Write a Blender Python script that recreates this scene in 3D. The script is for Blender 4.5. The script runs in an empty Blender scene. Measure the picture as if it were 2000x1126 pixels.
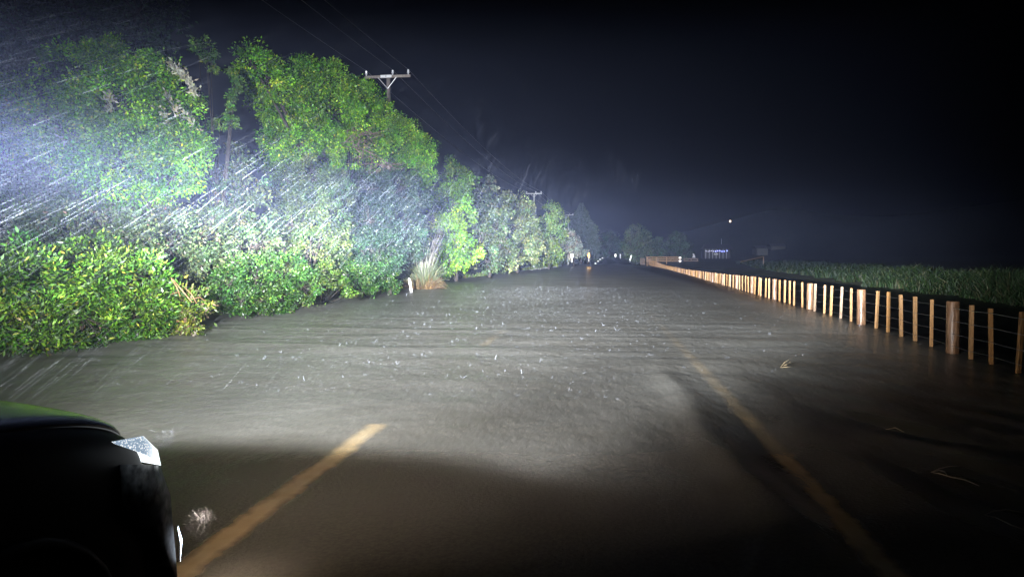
import bpy, math, random
import numpy as np
from mathutils import Vector
R = math.radians
sc = bpy.context.scene
C = sc.collection

# ------------------------------------------------------------------ camera, world, exposure
YAW, PITCH, CH, F = R(7.27), R(2.49), 1.55, 1333.0
cd = bpy.data.cameras.new('camera'); cam = bpy.data.objects.new('camera', cd); C.objects.link(cam)
cam.location = (0, 0, CH); cam.rotation_euler = (R(90) - PITCH, 0, YAW)
cd.lens = 24; cd.sensor_width = 36; cd.clip_start = 0.05; cd.clip_end = 3000
sc.camera = cam
w = bpy.data.worlds.new('World'); sc.world = w; w.use_nodes = True
nt = w.node_tree
sky = nt.nodes.new('ShaderNodeTexSky'); sky.sky_type = 'NISHITA'; sky.sun_disc = False
sky.sun_elevation = R(-9); sky.sun_rotation = R(160)
nt.links.new(sky.outputs[0], nt.nodes['Background'].inputs[0])
nt.nodes['Background'].inputs[1].default_value = 0.02
sc.view_settings.view_transform = 'Standard'; sc.view_settings.look = 'None'
sc.view_settings.exposure = 0.0; sc.view_settings.gamma = 1
sc.cycles.use_denoising = True
sc.cycles.max_bounces = 5; sc.cycles.diffuse_bounces = 2; sc.cycles.glossy_bounces = 2
sc.cycles.transparent_max_bounces = 24; sc.cycles.volume_bounces = 0
sc.cycles.sample_clamp_indirect = 3.0

HAZE = 0.0002
BAR_W, HEAD_W, FOG_W = 1850000, 17000, 1200

# ------------------------------------------------------------------ helpers
cy, sy, cp, sp = math.cos(YAW), math.sin(YAW), math.cos(PITCH), math.sin(PITCH)
def ray(px, py):
    x, y = (px - 1000) / F, -(py - 563) / F
    fy, fz = cp + y * sp, -sp + y * cp
    return np.array([x * cy - fy * sy, x * sy + fy * cy, fz])
def at(px, py, zc):                      # a point seen at a pixel, zc metres deep
    return np.array([0, 0, CH]) + ray(px, py) * zc
def ground(px, py, z=0.0):
    r = ray(px, py); return np.array([0, 0, CH]) + r * ((z - CH) / r[2])

rng = np.random.default_rng(7); random.seed(7)
def tag(o, label=None, cat=None, group=None, kind=None):
    for k, v in (('label', label), ('category', cat), ('group', group), ('kind', kind)):
        if v: o[k] = v
    return o
def thing(name, label, cat, loc=(0, 0, 0), group=None, kind=None):
    o = bpy.data.objects.new(name, None); C.objects.link(o); o.location = [float(a) for a in loc]
    o.empty_display_size = 0.2
    return tag(o, label, cat, group, kind)
def mesh(name, V, Fc, mat, parent=None, smooth=False, tint=None, origin=None):
    """one mesh object; V in world coordinates (made local to the parent's place)"""
    V = np.asarray(V, dtype=np.float32).reshape(-1, 3)
    org = np.array(parent.location if parent and parent.type == 'EMPTY' else (origin if origin is not None else (0, 0, 0)), dtype=np.float32)
    if parent and parent.type != 'EMPTY' and parent.parent:
        org = np.array(parent.parent.location, dtype=np.float32)
    elif parent and parent.type != 'EMPTY':
        org = np.array(parent.location, dtype=np.float32)
    me = bpy.data.meshes.new(name)
    if isinstance(Fc, np.ndarray):
        n, k = Fc.shape
        me.vertices.add(len(V)); me.vertices.foreach_set('co', (V - org).ravel())
        me.loops.add(n * k); me.loops.foreach_set('vertex_index', Fc.ravel().astype(np.int32))
        me.polygons.add(n); me.polygons.foreach_set('loop_start', (np.arange(n) * k).astype(np.int32))
        me.update(calc_edges=True)
    else:
        me.from_pydata((V - org).tolist(), [], [list(map(int, f)) for f in Fc]); me.update()
    if smooth: me.polygons.foreach_set('use_smooth', np.ones(len(me.polygons), dtype=bool))
    if tint is not None:
        a = me.attributes.new('tint', 'FLOAT_COLOR', 'POINT')
        t = np.ones((len(V), 4), dtype=np.float32); t[:, :3] = tint; a.data.foreach_set('color', t.ravel())
    if mat: me.materials.append(mat)
    o = bpy.data.objects.new(name, me); C.objects.link(o)
    if parent: o.parent = parent
    elif origin is not None: o.location = [float(a) for a in origin]
    return o

class MB:
    def __init__(s): s.v = []; s.f = []
    def add(s, V, Fs):
        b = len(s.v); s.v += [tuple(map(float, p)) for p in V]; s.f += [[i + b for i in f] for f in Fs]
    def box(s, c, d, rz=0.0):
        c = np.array(c, float); hx, hy, hz = [a / 2 for a in d]; ca, sa = math.cos(rz), math.sin(rz)
        V = [(c[0] + x * ca - y * sa, c[1] + x * sa + y * ca, c[2] + z) for x in (-hx, hx) for y in (-hy, hy) for z in (-hz, hz)]
        s.add(V, [(0, 1, 3, 2), (4, 6, 7, 5), (0, 4, 5, 1), (2, 3, 7, 6), (0, 2, 6, 4), (1, 5, 7, 3)])
    def tube(s, pts, rad, n=8, cap=True):
        P = [np.array(p, float) for p in pts]
        if not hasattr(rad, '__len__'): rad = [rad] * len(P)
        V = []
        for i, p in enumerate(P):
            t = P[min(i + 1, len(P) - 1)] - P[max(i - 1, 0)]; t /= np.linalg.norm(t) + 1e-9
            a = np.cross(t, (0, 0, 1.0)) if abs(t[2]) < .95 else np.cross(t, (1.0, 0, 0)); a /= np.linalg.norm(a)
            b = np.cross(t, a)
            V += [p + rad[i] * (a * math.cos(2 * math.pi * k / n) + b * math.sin(2 * math.pi * k / n)) for k in range(n)]
        Fs = [(i * n + k, i * n + (k + 1) % n, (i + 1) * n + (k + 1) % n, (i + 1) * n + k) for i in range(len(P) - 1) for k in range(n)]
        if cap: Fs += [list(range(n))[::-1], [(len(P) - 1) * n + k for k in range(n)]]
        s.add(V, Fs)
    def build(s, name, mat, parent=None, smooth=False, origin=None):
        return mesh(name, s.v, s.f, mat, parent, smooth, origin=origin)

def mat(name, col=(.5, .5, .5), rough=.6, spec=.5, metal=0.0, emit=None, es=0.0):
    m = bpy.data.materials.new(name); m.use_nodes = True
    b = m.node_tree.nodes['Principled BSDF']
    b.inputs['Base Color'].default_value = (*col, 1); b.inputs['Roughness'].default_value = rough
    b.inputs['Specular IOR Level'].default_value = spec; b.inputs['Metallic'].default_value = metal
    if emit: b.inputs['Emission Color'].default_value = (*emit, 1); b.inputs['Emission Strength'].default_value = es
    return m
def N(nt, t, **kw):
    n = nt.nodes.new(t)
    for k, v in kw.items():
        if k in n.inputs: n.inputs[k].default_value = v
        else: setattr(n, k, v)
    return n
def noisy(name, c1, c2, scale=3.0, rough=.7, bump=.3, detail=6, stretch=(1, 1, 1), spec=.3, c3=None):
    m = mat(name, c1, rough, spec); nt = m.node_tree; b = nt.nodes['Principled BSDF']
    tc = N(nt, 'ShaderNodeTexCoord'); mp = N(nt, 'ShaderNodeMapping'); mp.inputs['Scale'].default_value = stretch
    nt.links.new(tc.outputs['Object'], mp.inputs[0])
    no = N(nt, 'ShaderNodeTexNoise', Scale=scale, Detail=detail); nt.links.new(mp.outputs[0], no.inputs['Vector'])
    cr = N(nt, 'ShaderNodeValToRGB'); nt.links.new(no.outputs[0], cr.inputs[0])
    cr.color_ramp.elements[0].position = .35; cr.color_ramp.elements[1].position = .65
    cr.color_ramp.elements[0].color = (*c1, 1); cr.color_ramp.elements[1].color = (*c2, 1)
    if c3: e = cr.color_ramp.elements.new(.5); e.color = (*c3, 1)
    nt.links.new(cr.outputs[0], b.inputs['Base Color'])
    bu = N(nt, 'ShaderNodeBump', Strength=bump, Distance=.02); nt.links.new(no.outputs[0], bu.inputs['Height'])
    nt.links.new(bu.outputs[0], b.inputs['Normal'])
    return m
def leafmat(name, rough=.42, spec=.32, trans=.2):
    m = mat(name, (.1, .2, .03), rough, spec); nt = m.node_tree; b = nt.nodes['Principled BSDF']
    at_ = N(nt, 'ShaderNodeAttribute', attribute_name='tint')
    nt.links.new(at_.outputs['Color'], b.inputs['Base Color'])
    tr = N(nt, 'ShaderNodeBsdfTranslucent'); nt.links.new(at_.outputs['Color'], tr.inputs['Color'])
    mx = N(nt, 'ShaderNodeMixShader'); mx.inputs[0].default_value = trans
    out = nt.nodes['Material Output']
    nt.links.new(b.outputs[0], mx.inputs[1]); nt.links.new(tr.outputs[0], mx.inputs[2]); nt.links.new(mx.outputs[0], out.inputs[0])
    return m

LEAF = leafmat('leaf'); BLADE = leafmat('grass_blade', .6, .3, .25)
BARK = noisy('bark', (.025, .02, .016), (.06, .048, .038), 6, .85, .6, stretch=(4, 4, 1))

# ------------------------------------------------------------------ terrain: ground, road, water
def far_rise(Y):
    Y = np.asarray(Y, float); t = np.clip((Y - 185) / 200, 0, None)
    return np.where(t < 1, 3.6 * t * t * (3 - 2 * np.clip(t, 0, 1)) / 1.0, 3.6 + (t - 1) * 1.5)
def sstep(a, b, x):
    t = np.clip((x - a) / (b - a), 0, 1); return t * t * (3 - 2 * t)
def zground(X, Y):
    X = np.asarray(X, float); Y = np.asarray(Y, float)
    z = -0.16 - .45 * sstep(3.2, 6.5, X) * (1 - sstep(12.5, 15, X)) - .25 * sstep(-7, -9, X) * (1 - sstep(-9.8, -12, X))
    z = z + .75 * sstep(-10.2, -13, X) + .30 * sstep(13, 17, X)
    z = z + .75 * sstep(125, 165, Y) * sstep(5, 9, X)
    z = z + .5 * sstep(130, 190, Y) * sstep(-8, -10, X)
    z = z + far_rise(Y)
    z = z + 26 * sstep(260, 420, Y) * sstep(40, 110, X) * (1 + .2 * np.sin(X * .03))   # hill on the right
    return z
def grid(xs, ys, zf):
    X, Y = np.meshgrid(xs, ys); Z = zf(X, Y); nx, ny = len(xs), len(ys)
    V = np.stack([X, Y, Z], -1).reshape(-1, 3)
    i = np.arange(nx - 1)[None, :] + (np.arange(ny - 1) * nx)[:, None]
    return V, np.stack([i, i + 1, i + nx + 1, i + nx], -1).reshape(-1, 4)

SOIL = noisy('soil_and_turf', (.025, .04, .014), (.05, .055, .025), 1.2, .9, .6)
xs = np.concatenate([np.linspace(-300, -20, 15), np.linspace(-18, 25, 60), np.linspace(30, 400, 50)])
ys = np.concatenate([np.linspace(-60, 100, 50), np.linspace(105, 420, 64), np.linspace(440, 900, 12)])
V, Fc = grid(xs, ys, zground)
tag(mesh('ground', V, Fc, SOIL, smooth=True), 'dark wet verge and pasture around the flooded road', None, None, 'structure')

# road bends slightly to the right far away
def bend(Y): return 0.0 * np.asarray(Y)
ASPH = noisy('asphalt', (.035, .034, .033), (.062, .06, .057), 40, .75, .4, c3=(.05, .048, .046))
V, Fc = grid(np.linspace(-5.9, 2.7, 12), ys[ys > -30], lambda X, Y: -0.135 + far_rise(Y))
tag(mesh('road', V, Fc, ASPH, smooth=True), 'two lane asphalt road running under the flood and out the far side', None, None, 'structure')
YEL = noisy('worn_yellow_paint', (.80, .62, .34), (.92, .77, .50), 5, .6, .2)
WHT = noisy('worn_white_paint', (.55, .54, .5), (.75, .74, .7), 9, .6, .2)
def worn(m):
    nt = m.node_tree; b = nt.nodes['Principled BSDF']; L = nt.links.new
    tc = N(nt, 'ShaderNodeTexCoord'); sx = N(nt, 'ShaderNodeSeparateXYZ'); L(tc.outputs['Generated'], sx.inputs[0])
    pp = N(nt, 'ShaderNodeMath', operation='PINGPONG'); pp.inputs[1].default_value = .5; L(sx.outputs[0], pp.inputs[0])
    no = N(nt, 'ShaderNodeTexNoise', Scale=6.0, Detail=5); L(tc.outputs['Object'], no.inputs['Vector'])
    ma = N(nt, 'ShaderNodeMath', operation='MULTIPLY_ADD'); L(no.outputs[0], ma.inputs[0]); ma.inputs[1].default_value = .5; ma.inputs[2].default_value = -.25
    ad = N(nt, 'ShaderNodeMath', operation='ADD'); L(pp.outputs[0], ad.inputs[0]); L(ma.outputs[0], ad.inputs[1])
    mr = N(nt, 'ShaderNodeMapRange'); mr.inputs[1].default_value = .02; mr.inputs[2].default_value = .34; L(ad.outputs[0], mr.inputs[0])
    L(mr.outputs[0], b.inputs['Alpha'])
worn(YEL); worn(WHT)
def strip(name, label, x0, x1, segs, m, wob=None):
    mb = MB()
    for a, b in segs:
        n = max(2, int((b - a) / 1.0) + 1); yy = np.linspace(a, b, n); zz = -.129 + far_rise(yy)
        base = len(mb.v)
        for k, y in enumerate(yy):
            mb.v += [(x0, float(y), float(zz[k])), (x1, float(y), float(zz[k]))]
            if k: q = base + 2 * k; mb.f.append([q - 2, q - 1, q + 1, q])
    return tag(mb.build(name, m), label, 'road marking', None, 'structure')
LX = -2.22; RX = 1.56
strip('centre_line_marking', 'broken yellow centre line seen through shallow muddy water', LX - .13, LX + .13, [(.5, 6.65), (12.9, 16.2), (22, 25.5), (32, 35)], YEL)
strip('edge_line_marking', 'solid yellow edge line seen through shallow water on the right', RX - .12, RX + .12, [(.3, 80)], YEL)
strip('far_edge_line_marking', 'white edge line on the dry far road', -5.45, -5.33, [(195, 420)], WHT)

# water
def wmat():
    m = bpy.data.materials.new('muddy_water'); m.use_nodes = True; nt = m.node_tree; L = nt.links.new
    b = nt.nodes['Principled BSDF']; out = nt.nodes['Material Output']
    g = N(nt, 'ShaderNodeNewGeometry')
    def noise(scale, st, det=3, rough=.55, rot=0):
        mp = N(nt, 'ShaderNodeMapping'); mp.inputs['Scale'].default_value = st; mp.inputs['Rotation'].default_value = (0, 0, rot)
        L(g.outputs['Position'], mp.inputs[0]); n = N(nt, 'ShaderNodeTexNoise', Scale=scale, Detail=det, Roughness=rough)
        L(mp.outputs[0], n.inputs['Vector']); return n.outputs[0]
    silt = noise(.35, (1, 1, 1), 5)
    cr = N(nt, 'ShaderNodeValToRGB'); L(silt, cr.inputs[0])
    cr.color_ramp.elements[0].position = .3; cr.color_ramp.elements[0].color = (.235, .225, .20, 1)
    cr.color_ramp.elements[1].position = .7; cr.color_ramp.elements[1].color = (.30, .295, .275, 1)
    # water past the right shoulder painted near black for the unlit gap
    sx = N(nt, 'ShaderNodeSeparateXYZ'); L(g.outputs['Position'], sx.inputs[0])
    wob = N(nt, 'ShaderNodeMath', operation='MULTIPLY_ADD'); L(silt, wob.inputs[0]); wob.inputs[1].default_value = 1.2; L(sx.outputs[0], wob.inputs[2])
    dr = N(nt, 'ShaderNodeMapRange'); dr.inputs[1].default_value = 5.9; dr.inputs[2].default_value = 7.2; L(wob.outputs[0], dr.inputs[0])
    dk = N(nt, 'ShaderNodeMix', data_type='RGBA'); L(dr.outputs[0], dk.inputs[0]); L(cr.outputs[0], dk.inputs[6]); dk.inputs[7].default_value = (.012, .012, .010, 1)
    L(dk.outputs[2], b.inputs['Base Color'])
    b.inputs['Roughness'].default_value = .34; b.inputs['IOR'].default_value = 1.33; b.inputs['Specular IOR Level'].default_value = .5
    # height: flow streaks, wind ripple, drop pits
    n1 = noise(2.2, (1, .55, 1), 4, .6, R(12)); n2 = noise(9, (1, .4, 1), 3, .6, R(-18)); n3 = noise(38, (1, .8, 1), 2, .6)
    vo = N(nt, 'ShaderNodeTexVoronoi', Scale=7.5); L(g.outputs['Position'], vo.inputs['Vector'])
    ring = N(nt, 'ShaderNodeMath', operation='MULTIPLY'); ring.inputs[1].default_value = 55; L(vo.outputs['Distance'], ring.inputs[0])
    sn = N(nt, 'ShaderNodeMath', operation='SINE'); L(ring.outputs[0], sn.inputs[0])
    fd = N(nt, 'ShaderNodeMapRange'); fd.inputs[1].default_value = .0; fd.inputs[2].default_value = .42; fd.inputs[3].default_value = 1; fd.inputs[4].default_value = 0
    L(vo.outputs['Distance'], fd.inputs[0]); rg = N(nt, 'ShaderNodeMath', operation='MULTIPLY'); L(sn.outputs[0], rg.inputs[0]); L(fd.outputs[0], rg.inputs[1])
    prev = None
    for h, d, s in ((n1, .03, 1), (n2, .016, 1), (n3, .0045, 1), (rg.outputs[0], .0012, 1)):
        bu = N(nt, 'ShaderNodeBump', Strength=s, Distance=d); L(h, bu.inputs['Height'])
        if prev: L(prev, bu.inputs['Normal'])
        prev = bu.outputs[0]
    L(prev, b.inputs['Normal'])
    tr = N(nt, 'ShaderNodeBsdfTransparent'); tr.inputs[0].default_value = (.92, .84, .70, 1)
    lw = N(nt, 'ShaderNodeLayerWeight', Blend=.5)
    mr = N(nt, 'ShaderNodeMapRange'); mr.inputs[1].default_value = .93; mr.inputs[2].default_value = .55; mr.inputs[3].default_value = .12; mr.inputs[4].default_value = .93
    L(lw.outputs['Facing'], mr.inputs[0])
    sm = N(nt, 'ShaderNodeMath', operation='MULTIPLY_ADD'); L(silt, sm.inputs[0]); sm.inputs[1].default_value = -.35; sm.inputs[2].default_value = .18
    ad = N(nt, 'ShaderNodeMath', operation='ADD', use_clamp=True); L(mr.outputs[0], ad.inputs[0]); L(sm.outputs[0], ad.inputs[1])
    mx = N(nt, 'ShaderNodeMixShader'); L(ad.outputs[0], mx.inputs[0]); L(b.outputs[0], mx.inputs[1]); L(tr.outputs[0], mx.inputs[2])
    L(mx.outputs[0], out.inputs[0]); return m
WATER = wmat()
def wave(X, Y):
    z = np.zeros_like(X)
    r = np.random.default_rng(3)
    band = np.exp(-((Y - 12.5) / 4.5) ** 2) * sstep(9, 1, X) + .25
    for lam, a in ((1.5, .0034), (1.05, .0024), (.72, .0018), (2.7, .004)):
        for _ in range(3):
            th = r.normal(0, .16); ph = r.uniform(0, 6.28)
            z = z + band * a * np.sin(2 * np.pi / lam * (Y * math.cos(th) + X * math.sin(th)) + ph + .7 * np.sin(X * .5 + ph))
    side = sstep(1.5, 3.2, X) * np.exp(-((Y - 6) / 4.0) ** 2)       # current running across from the fence
    for lam, a in ((.9, .010), (.55, .006), (1.6, .014)):
        th = r.normal(.85, .12); ph = r.uniform(0, 6.28)
        z = z + side * a * np.sin(2 * np.pi / lam * (Y * math.cos(th) + X * math.sin(th)) + ph + .9 * np.sin(X * 1.1 + Y * .6))
    wobx = .10 * np.sin(Y * .55) + .05 * np.sin(Y * 1.7 + 1)
    near = sstep(11.5, 7.5, Y)
    for x0, a, w_ in ((1.0, .055, .19), (1.95, .030, .22), (3.1, .022, .3)):  # ridges shaped in to give the pale and dark beam-edge streaks
        z = z + near * a * np.exp(-((X - x0 - wobx) / w_) ** 2)
    # wakes round the near posts
    return z * np.clip(1.6 - Y / 60, .15, 1)
ysw = np.concatenate([np.arange(-20, 1, 2.0), np.arange(1, 24, .075), 24 * 1.006 ** np.arange(1, 378)]); ysw = ysw[ysw < 232]
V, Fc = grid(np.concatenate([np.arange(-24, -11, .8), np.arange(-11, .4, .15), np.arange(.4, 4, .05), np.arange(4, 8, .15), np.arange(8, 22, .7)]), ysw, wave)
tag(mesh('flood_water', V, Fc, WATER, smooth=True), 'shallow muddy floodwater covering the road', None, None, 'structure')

# ------------------------------------------------------------------ foliage tools
def leafset(P, Nn, L, W, tint, jitter=.9, droop=.25):
    """P points, Nn outward dirs, L length array -> verts, quads, tints"""
    n = len(P)
    D = Nn + rng.normal(0, jitter, (n, 3)); D[:, 2] -= droop; D /= np.linalg.norm(D, axis=1)[:, None] + 1e-9
    S = np.cross(D, rng.normal(0, 1, (n, 3)) * .8 + Nn); S /= np.linalg.norm(S, axis=1)[:, None] + 1e-9
    U = np.cross(D, S)
    L = L[:, None]; Wd = L * W
    a = P; b = P + D * L * .45 + S * Wd * .5 + U * Wd * .12; c = P + D * L - U * L * .1; d = P + D * L * .45 - S * Wd * .5 + U * Wd * .12
    V = np.stack([a, b, c, d], 1).reshape(-1, 3)
    Fq = np.arange(4 * n).reshape(n, 4)
    return V, Fq, np.repeat(tint, 4, axis=0)
def pal(n, cols, wts, var=.22):
    cols = np.array(cols); i = rng.choice(len(cols), n, p=np.array(wts) / sum(wts))
    return np.clip(cols[i] * rng.lognormal(0, var, (n, 1)) * rng.lognormal(0, .06, (n, 3)), .004, .9)
GREEN = ([(.014, .042, .008), (.026, .07, .010), (.045, .10, .014), (.10, .14, .02)], [4, 4, 2, .3])
BRIGHT = ([(.065, .17, .010), (.115, .26, .014), (.20, .34, .02), (.38, .42, .035)], [2, 4, 3, .8])
OLIVE = ([(.035, .058, .022), (.055, .085, .03), (.08, .105, .04), (.085, .065, .045)], [4, 4, 2, .6])
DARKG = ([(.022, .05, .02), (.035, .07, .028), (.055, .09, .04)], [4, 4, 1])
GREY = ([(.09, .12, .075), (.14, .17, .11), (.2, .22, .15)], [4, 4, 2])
def crown_points(lobes, dens, cl_r, per):
    """clumps on the shells of the lobes, leaves in each clump"""
    Cc = []; Rr = []
    for (c, r) in lobes:
        c = np.array(c); r = np.array(r); area = 4 * np.pi * ((r[0] * r[1] + r[0] * r[2] + r[1] * r[2]) / 3)
        k = max(6, int(area * dens)); u = rng.normal(0, 1, (k, 3)); u /= np.linalg.norm(u, axis=1)[:, None]
        q = rng.uniform(.72, 1.05, (k, 1)) ** 1.0
        p = c + u * r * q
        Cc.append(p); Rr.append(u)
    Cc = np.concatenate(Cc); Rr = np.concatenate(Rr)
    keep = np.ones(len(Cc), bool)
    for (c, r) in lobes:
        dd = np.sqrt((((Cc - np.array(c)) / np.array(r)) ** 2).sum(1)); keep &= ~((dd < .62) & (rng.random(len(Cc)) < .85))
    keep &= Cc[:, 2] > -.05
    Cc = Cc[keep]; Rr = Rr[keep]
    m = rng.poisson(per, len(Cc)) + 4; idx = np.repeat(np.arange(len(Cc)), m)
    rad = cl_r * rng.uniform(.55, 1.35, len(Cc))
    o = rng.normal(0, 1, (len(idx), 3)); o /= np.linalg.norm(o, axis=1)[:, None]; o *= (rng.random((len(idx), 1)) ** .45)
    o = o * rad[idx][:, None] * np.array([1, 1, .75])
    P = Cc[idx] + o
    Nn = o / (np.linalg.norm(o, axis=1)[:, None] + 1e-6) * .7 + Rr[idx] * .7
    ok = P[:, 2] > -.03
    return P[ok], Nn[ok], idx[ok], Cc, Rr
def lob(px, py, rp, zc, asp=1.0, thick=.8):
    """lobe seen at a pixel, rp pixels wide, zc deep -> centre and radii in metres"""
    s = zc / F; r = rp * s
    return (at(px, py, zc), (r, r * thick + .1, r * asp))
def tree(name, label, cat, lobes, dens=3.2, cl=.42, per=60, leaf=.10, wid=.45, cols=GREEN, trunk=.12, base=None, group=None, droop=.25, extra=None, m=None, clump_var=.35, flip=None):
    cs = np.array([l[0] for l in lobes]); b = base if base is not None else (cs[:, 0].mean(), cs[:, 1].mean())
    zb = float(zground(b[0], b[1])) - .05
    t = thing(name, label, cat, (b[0], b[1], zb), group)
    P, Nn, idx, Cc, Rr = crown_points(lobes, dens, cl, per)
    tn = pal(len(P), *cols); tn *= np.exp(rng.normal(0, clump_var, len(Cc)))[idx][:, None]
    hue = rng.normal(0, .16, len(Cc))[idx]; tn[:, 0] *= np.exp(hue)
    L = leaf * rng.uniform(.6, 1.35, len(P))
    Vv, Fq, T = leafset(P, Nn, L, wid, tn, droop=droop)
    mesh('crown', Vv, Fq, m or LEAF, t, tint=np.clip(T, .003, .8))
    mb = MB(); top = cs[:, 2].max()
    root = np.array([b[0], b[1], zb]); fork = root + np.array([0, 0, max(.35, (cs[:, 2].mean() - zb) * .35)])
    mb.tube([root, (root + fork) / 2 + rng.normal(0, trunk * .5, 3) * (1, 1, 0), fork], [trunk, trunk * .8, trunk * .7], 7)
    for c, r in lobes:
        mid = fork * .45 + np.array(c) * .55 + rng.normal(0, .12, 3) * max(r[0], .3)
        mb.tube([fork - (0, 0, .05), mid, np.array(c)], [trunk * .55, trunk * .32, trunk * .12], 5)
    sel = rng.random(len(Cc)) < min(1, 160 / len(Cc))
    cl_ = np.array([np.argmin(((cs - p) ** 2).sum(1)) for p in Cc[sel]]) if sel.any() else []
    for p, i in zip(Cc[sel], cl_):
        mb.tube([cs[i], cs[i] * .4 + p * .6 + rng.normal(0, .05, 3), p], [trunk * .14, trunk * .09, trunk * .04], 3, cap=False)
    mb.build('trunk', BARK, t, True)
    return t

# ------------------------------------------------------------------ left hedge of trees and shrubs (road side on the left)
HG = 'trees and shrubs crowding the left side of the flood'
def shore(px, py, back=0.0):      # depth of a waterline pixel
    return F * CH / (py - 505.0) + back

# near broadleaf shrub, glossy and long leaved, at the water's edge
s1 = [lob(-60, 590, 120, 10.6), lob(40, 570, 95, 11.6), lob(60, 640, 75, 11.2), lob(150, 545, 80, 12.8), lob(165, 620, 75, 12.4), lob(250, 560, 75, 13.6), lob(265, 615, 62, 13.4), lob(320, 600, 52, 14.2)]
tree('broadleaf_shrub', 'bright green long-leaved shrub at the water edge in the left foreground', 'shrub', s1, 8.0, .27, 85, .10, .32, ([(.03, .085, .008), (.055, .13, .012), (.11, .21, .02), (.24, .27, .03), (.012, .03, .008)], [3, 4, 2, .4, 2.5]), .05, group=HG, droop=.1)
s2 = [lob(372, 600, 32, 14.2, 1.2), lob(385, 628, 24, 14.0), lob(350, 575, 22, 14.6), lob(352, 625, 26, 14.1)]
tree('drooping_shrub', 'small yellowish shrub with bare brown twigs dipping into the water', 'shrub', s2, 8.0, .16, 40, .09, .4, ([(.08, .11, .016), (.05, .08, .015), (.11, .08, .05), (.18, .2, .03)], [3, 3, 2, 1.2]), .035, group=HG)
# hazy mid mass behind the near shrub
s3 = [lob(-40, 430, 130, 15), lob(60, 420, 95, 16), lob(150, 440, 90, 16.5), lob(120, 500, 90, 15.5), lob(260, 430, 85, 17.5), lob(330, 480, 80, 17.5), lob(240, 500, 70, 16.5), lob(400, 470, 65, 19), lob(390, 540, 50, 19)]
tree('scrub_bush', 'grey green thicket behind the rain between the near shrub and the vine-hung tree', 'bush', s3, 4.6, .36, 75, .085, .42, OLIVE, .09, group=HG)
# vine-hung tree, top left
s4 = [lob(60, 230, 75, 17.5), lob(150, 150, 62, 18), lob(205, 115, 42, 18.2), lob(290, 160, 55, 18.4), lob(335, 215, 55, 18.4), lob(355, 280, 42, 18.2), lob(230, 220, 90, 17.2), lob(120, 250, 80, 17), lob(110, 340, 85, 16.8), lob(225, 320, 85, 16.8), lob(310, 340, 65, 17.4), lob(10, 330, 90, 16.5), lob(370, 340, 30, 18), lob(375, 300, 28, 17.6)]
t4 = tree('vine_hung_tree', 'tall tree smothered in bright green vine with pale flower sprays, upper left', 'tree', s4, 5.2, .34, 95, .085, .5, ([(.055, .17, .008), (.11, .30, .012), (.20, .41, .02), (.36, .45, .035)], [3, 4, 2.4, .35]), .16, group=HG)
P = np.concatenate([at(px, py, zc) + rng.normal(0, .05, (n, 3)) + (rng.random((n, 1)) - .5) * np.array([[s, -.3, -s * .8]]) for px, py, zc, n, s in
    ((338, 132, 17.5, 120, .45), (362, 152, 17.4, 150, .45), (378, 178, 17.3, 110, .3), (200, 143, 17, 60, .4), (212, 193, 15.9, 60, .3), (330, 190, 17.4, 40, .3), (345, 215, 17.3, 50, .4), (320, 225, 16.9, 50, .5), (215, 212, 15.8, 40, .2), (375, 235, 17.4, 50, .5), (120, 268, 15.8, 25, .5))])
V, Fq, T = leafset(P, np.tile([[.3, -.5, .4]], (len(P), 1)), rng.uniform(.07, .15, len(P)), .38, pal(len(P), [(.42, .42, .35), (.32, .31, .23), (.4, .38, .18)], [3, 1.5, .6], .12), .5)
mesh('blossom', V, Fq, LEAF, t4, tint=T)
# dim tall tree behind at the very top left
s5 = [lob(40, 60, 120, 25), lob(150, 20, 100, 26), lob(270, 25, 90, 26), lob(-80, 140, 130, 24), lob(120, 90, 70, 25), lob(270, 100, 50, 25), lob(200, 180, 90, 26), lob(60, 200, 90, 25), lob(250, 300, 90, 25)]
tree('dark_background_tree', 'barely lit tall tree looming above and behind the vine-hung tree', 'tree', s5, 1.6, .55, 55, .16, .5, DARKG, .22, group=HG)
# sprigs between the two tall trees
s6 = [lob(400, 95, 20, 19.5), lob(412, 122, 14, 19.5), lob(385, 85, 12, 19.5), lob(405, 110, 14, 19.6)]
s6 += [lob(455 + 6 * math.sin(i), 140 + i * 17, 4.5, 20) for i in range(7)] + [lob(430, 240, 10, 20), lob(450, 236, 11, 20), lob(412, 245, 8, 20), lob(385, 255, 9, 19.6)]
tree('wispy_sapling', 'thin leafy sapling with hanging sprigs in the dark gap between the tall trees', 'sapling', s6, 9, .13, 22, .08, .5, ([(.03, .085, .01), (.06, .13, .014), (.1, .17, .02)], [3, 3, 1]), .04, base=at(430, 500, 20)[:2], group=HG)
# columns between
s7 = [lob(465, 300, 26, 20.5), lob(450, 340, 34, 20.2), lob(480, 370, 38, 20.2), lob(440, 390, 36, 19.8), lob(490, 420, 40, 20.2), lob(450, 450, 45, 19.8), lob(500, 480, 45, 20)]
tree('slender_tree', 'slender olive tree narrowing to a point right of the dark gap', 'tree', s7, 4.5, .28, 46, .10, .45, OLIVE, .07, group=HG)
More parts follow.
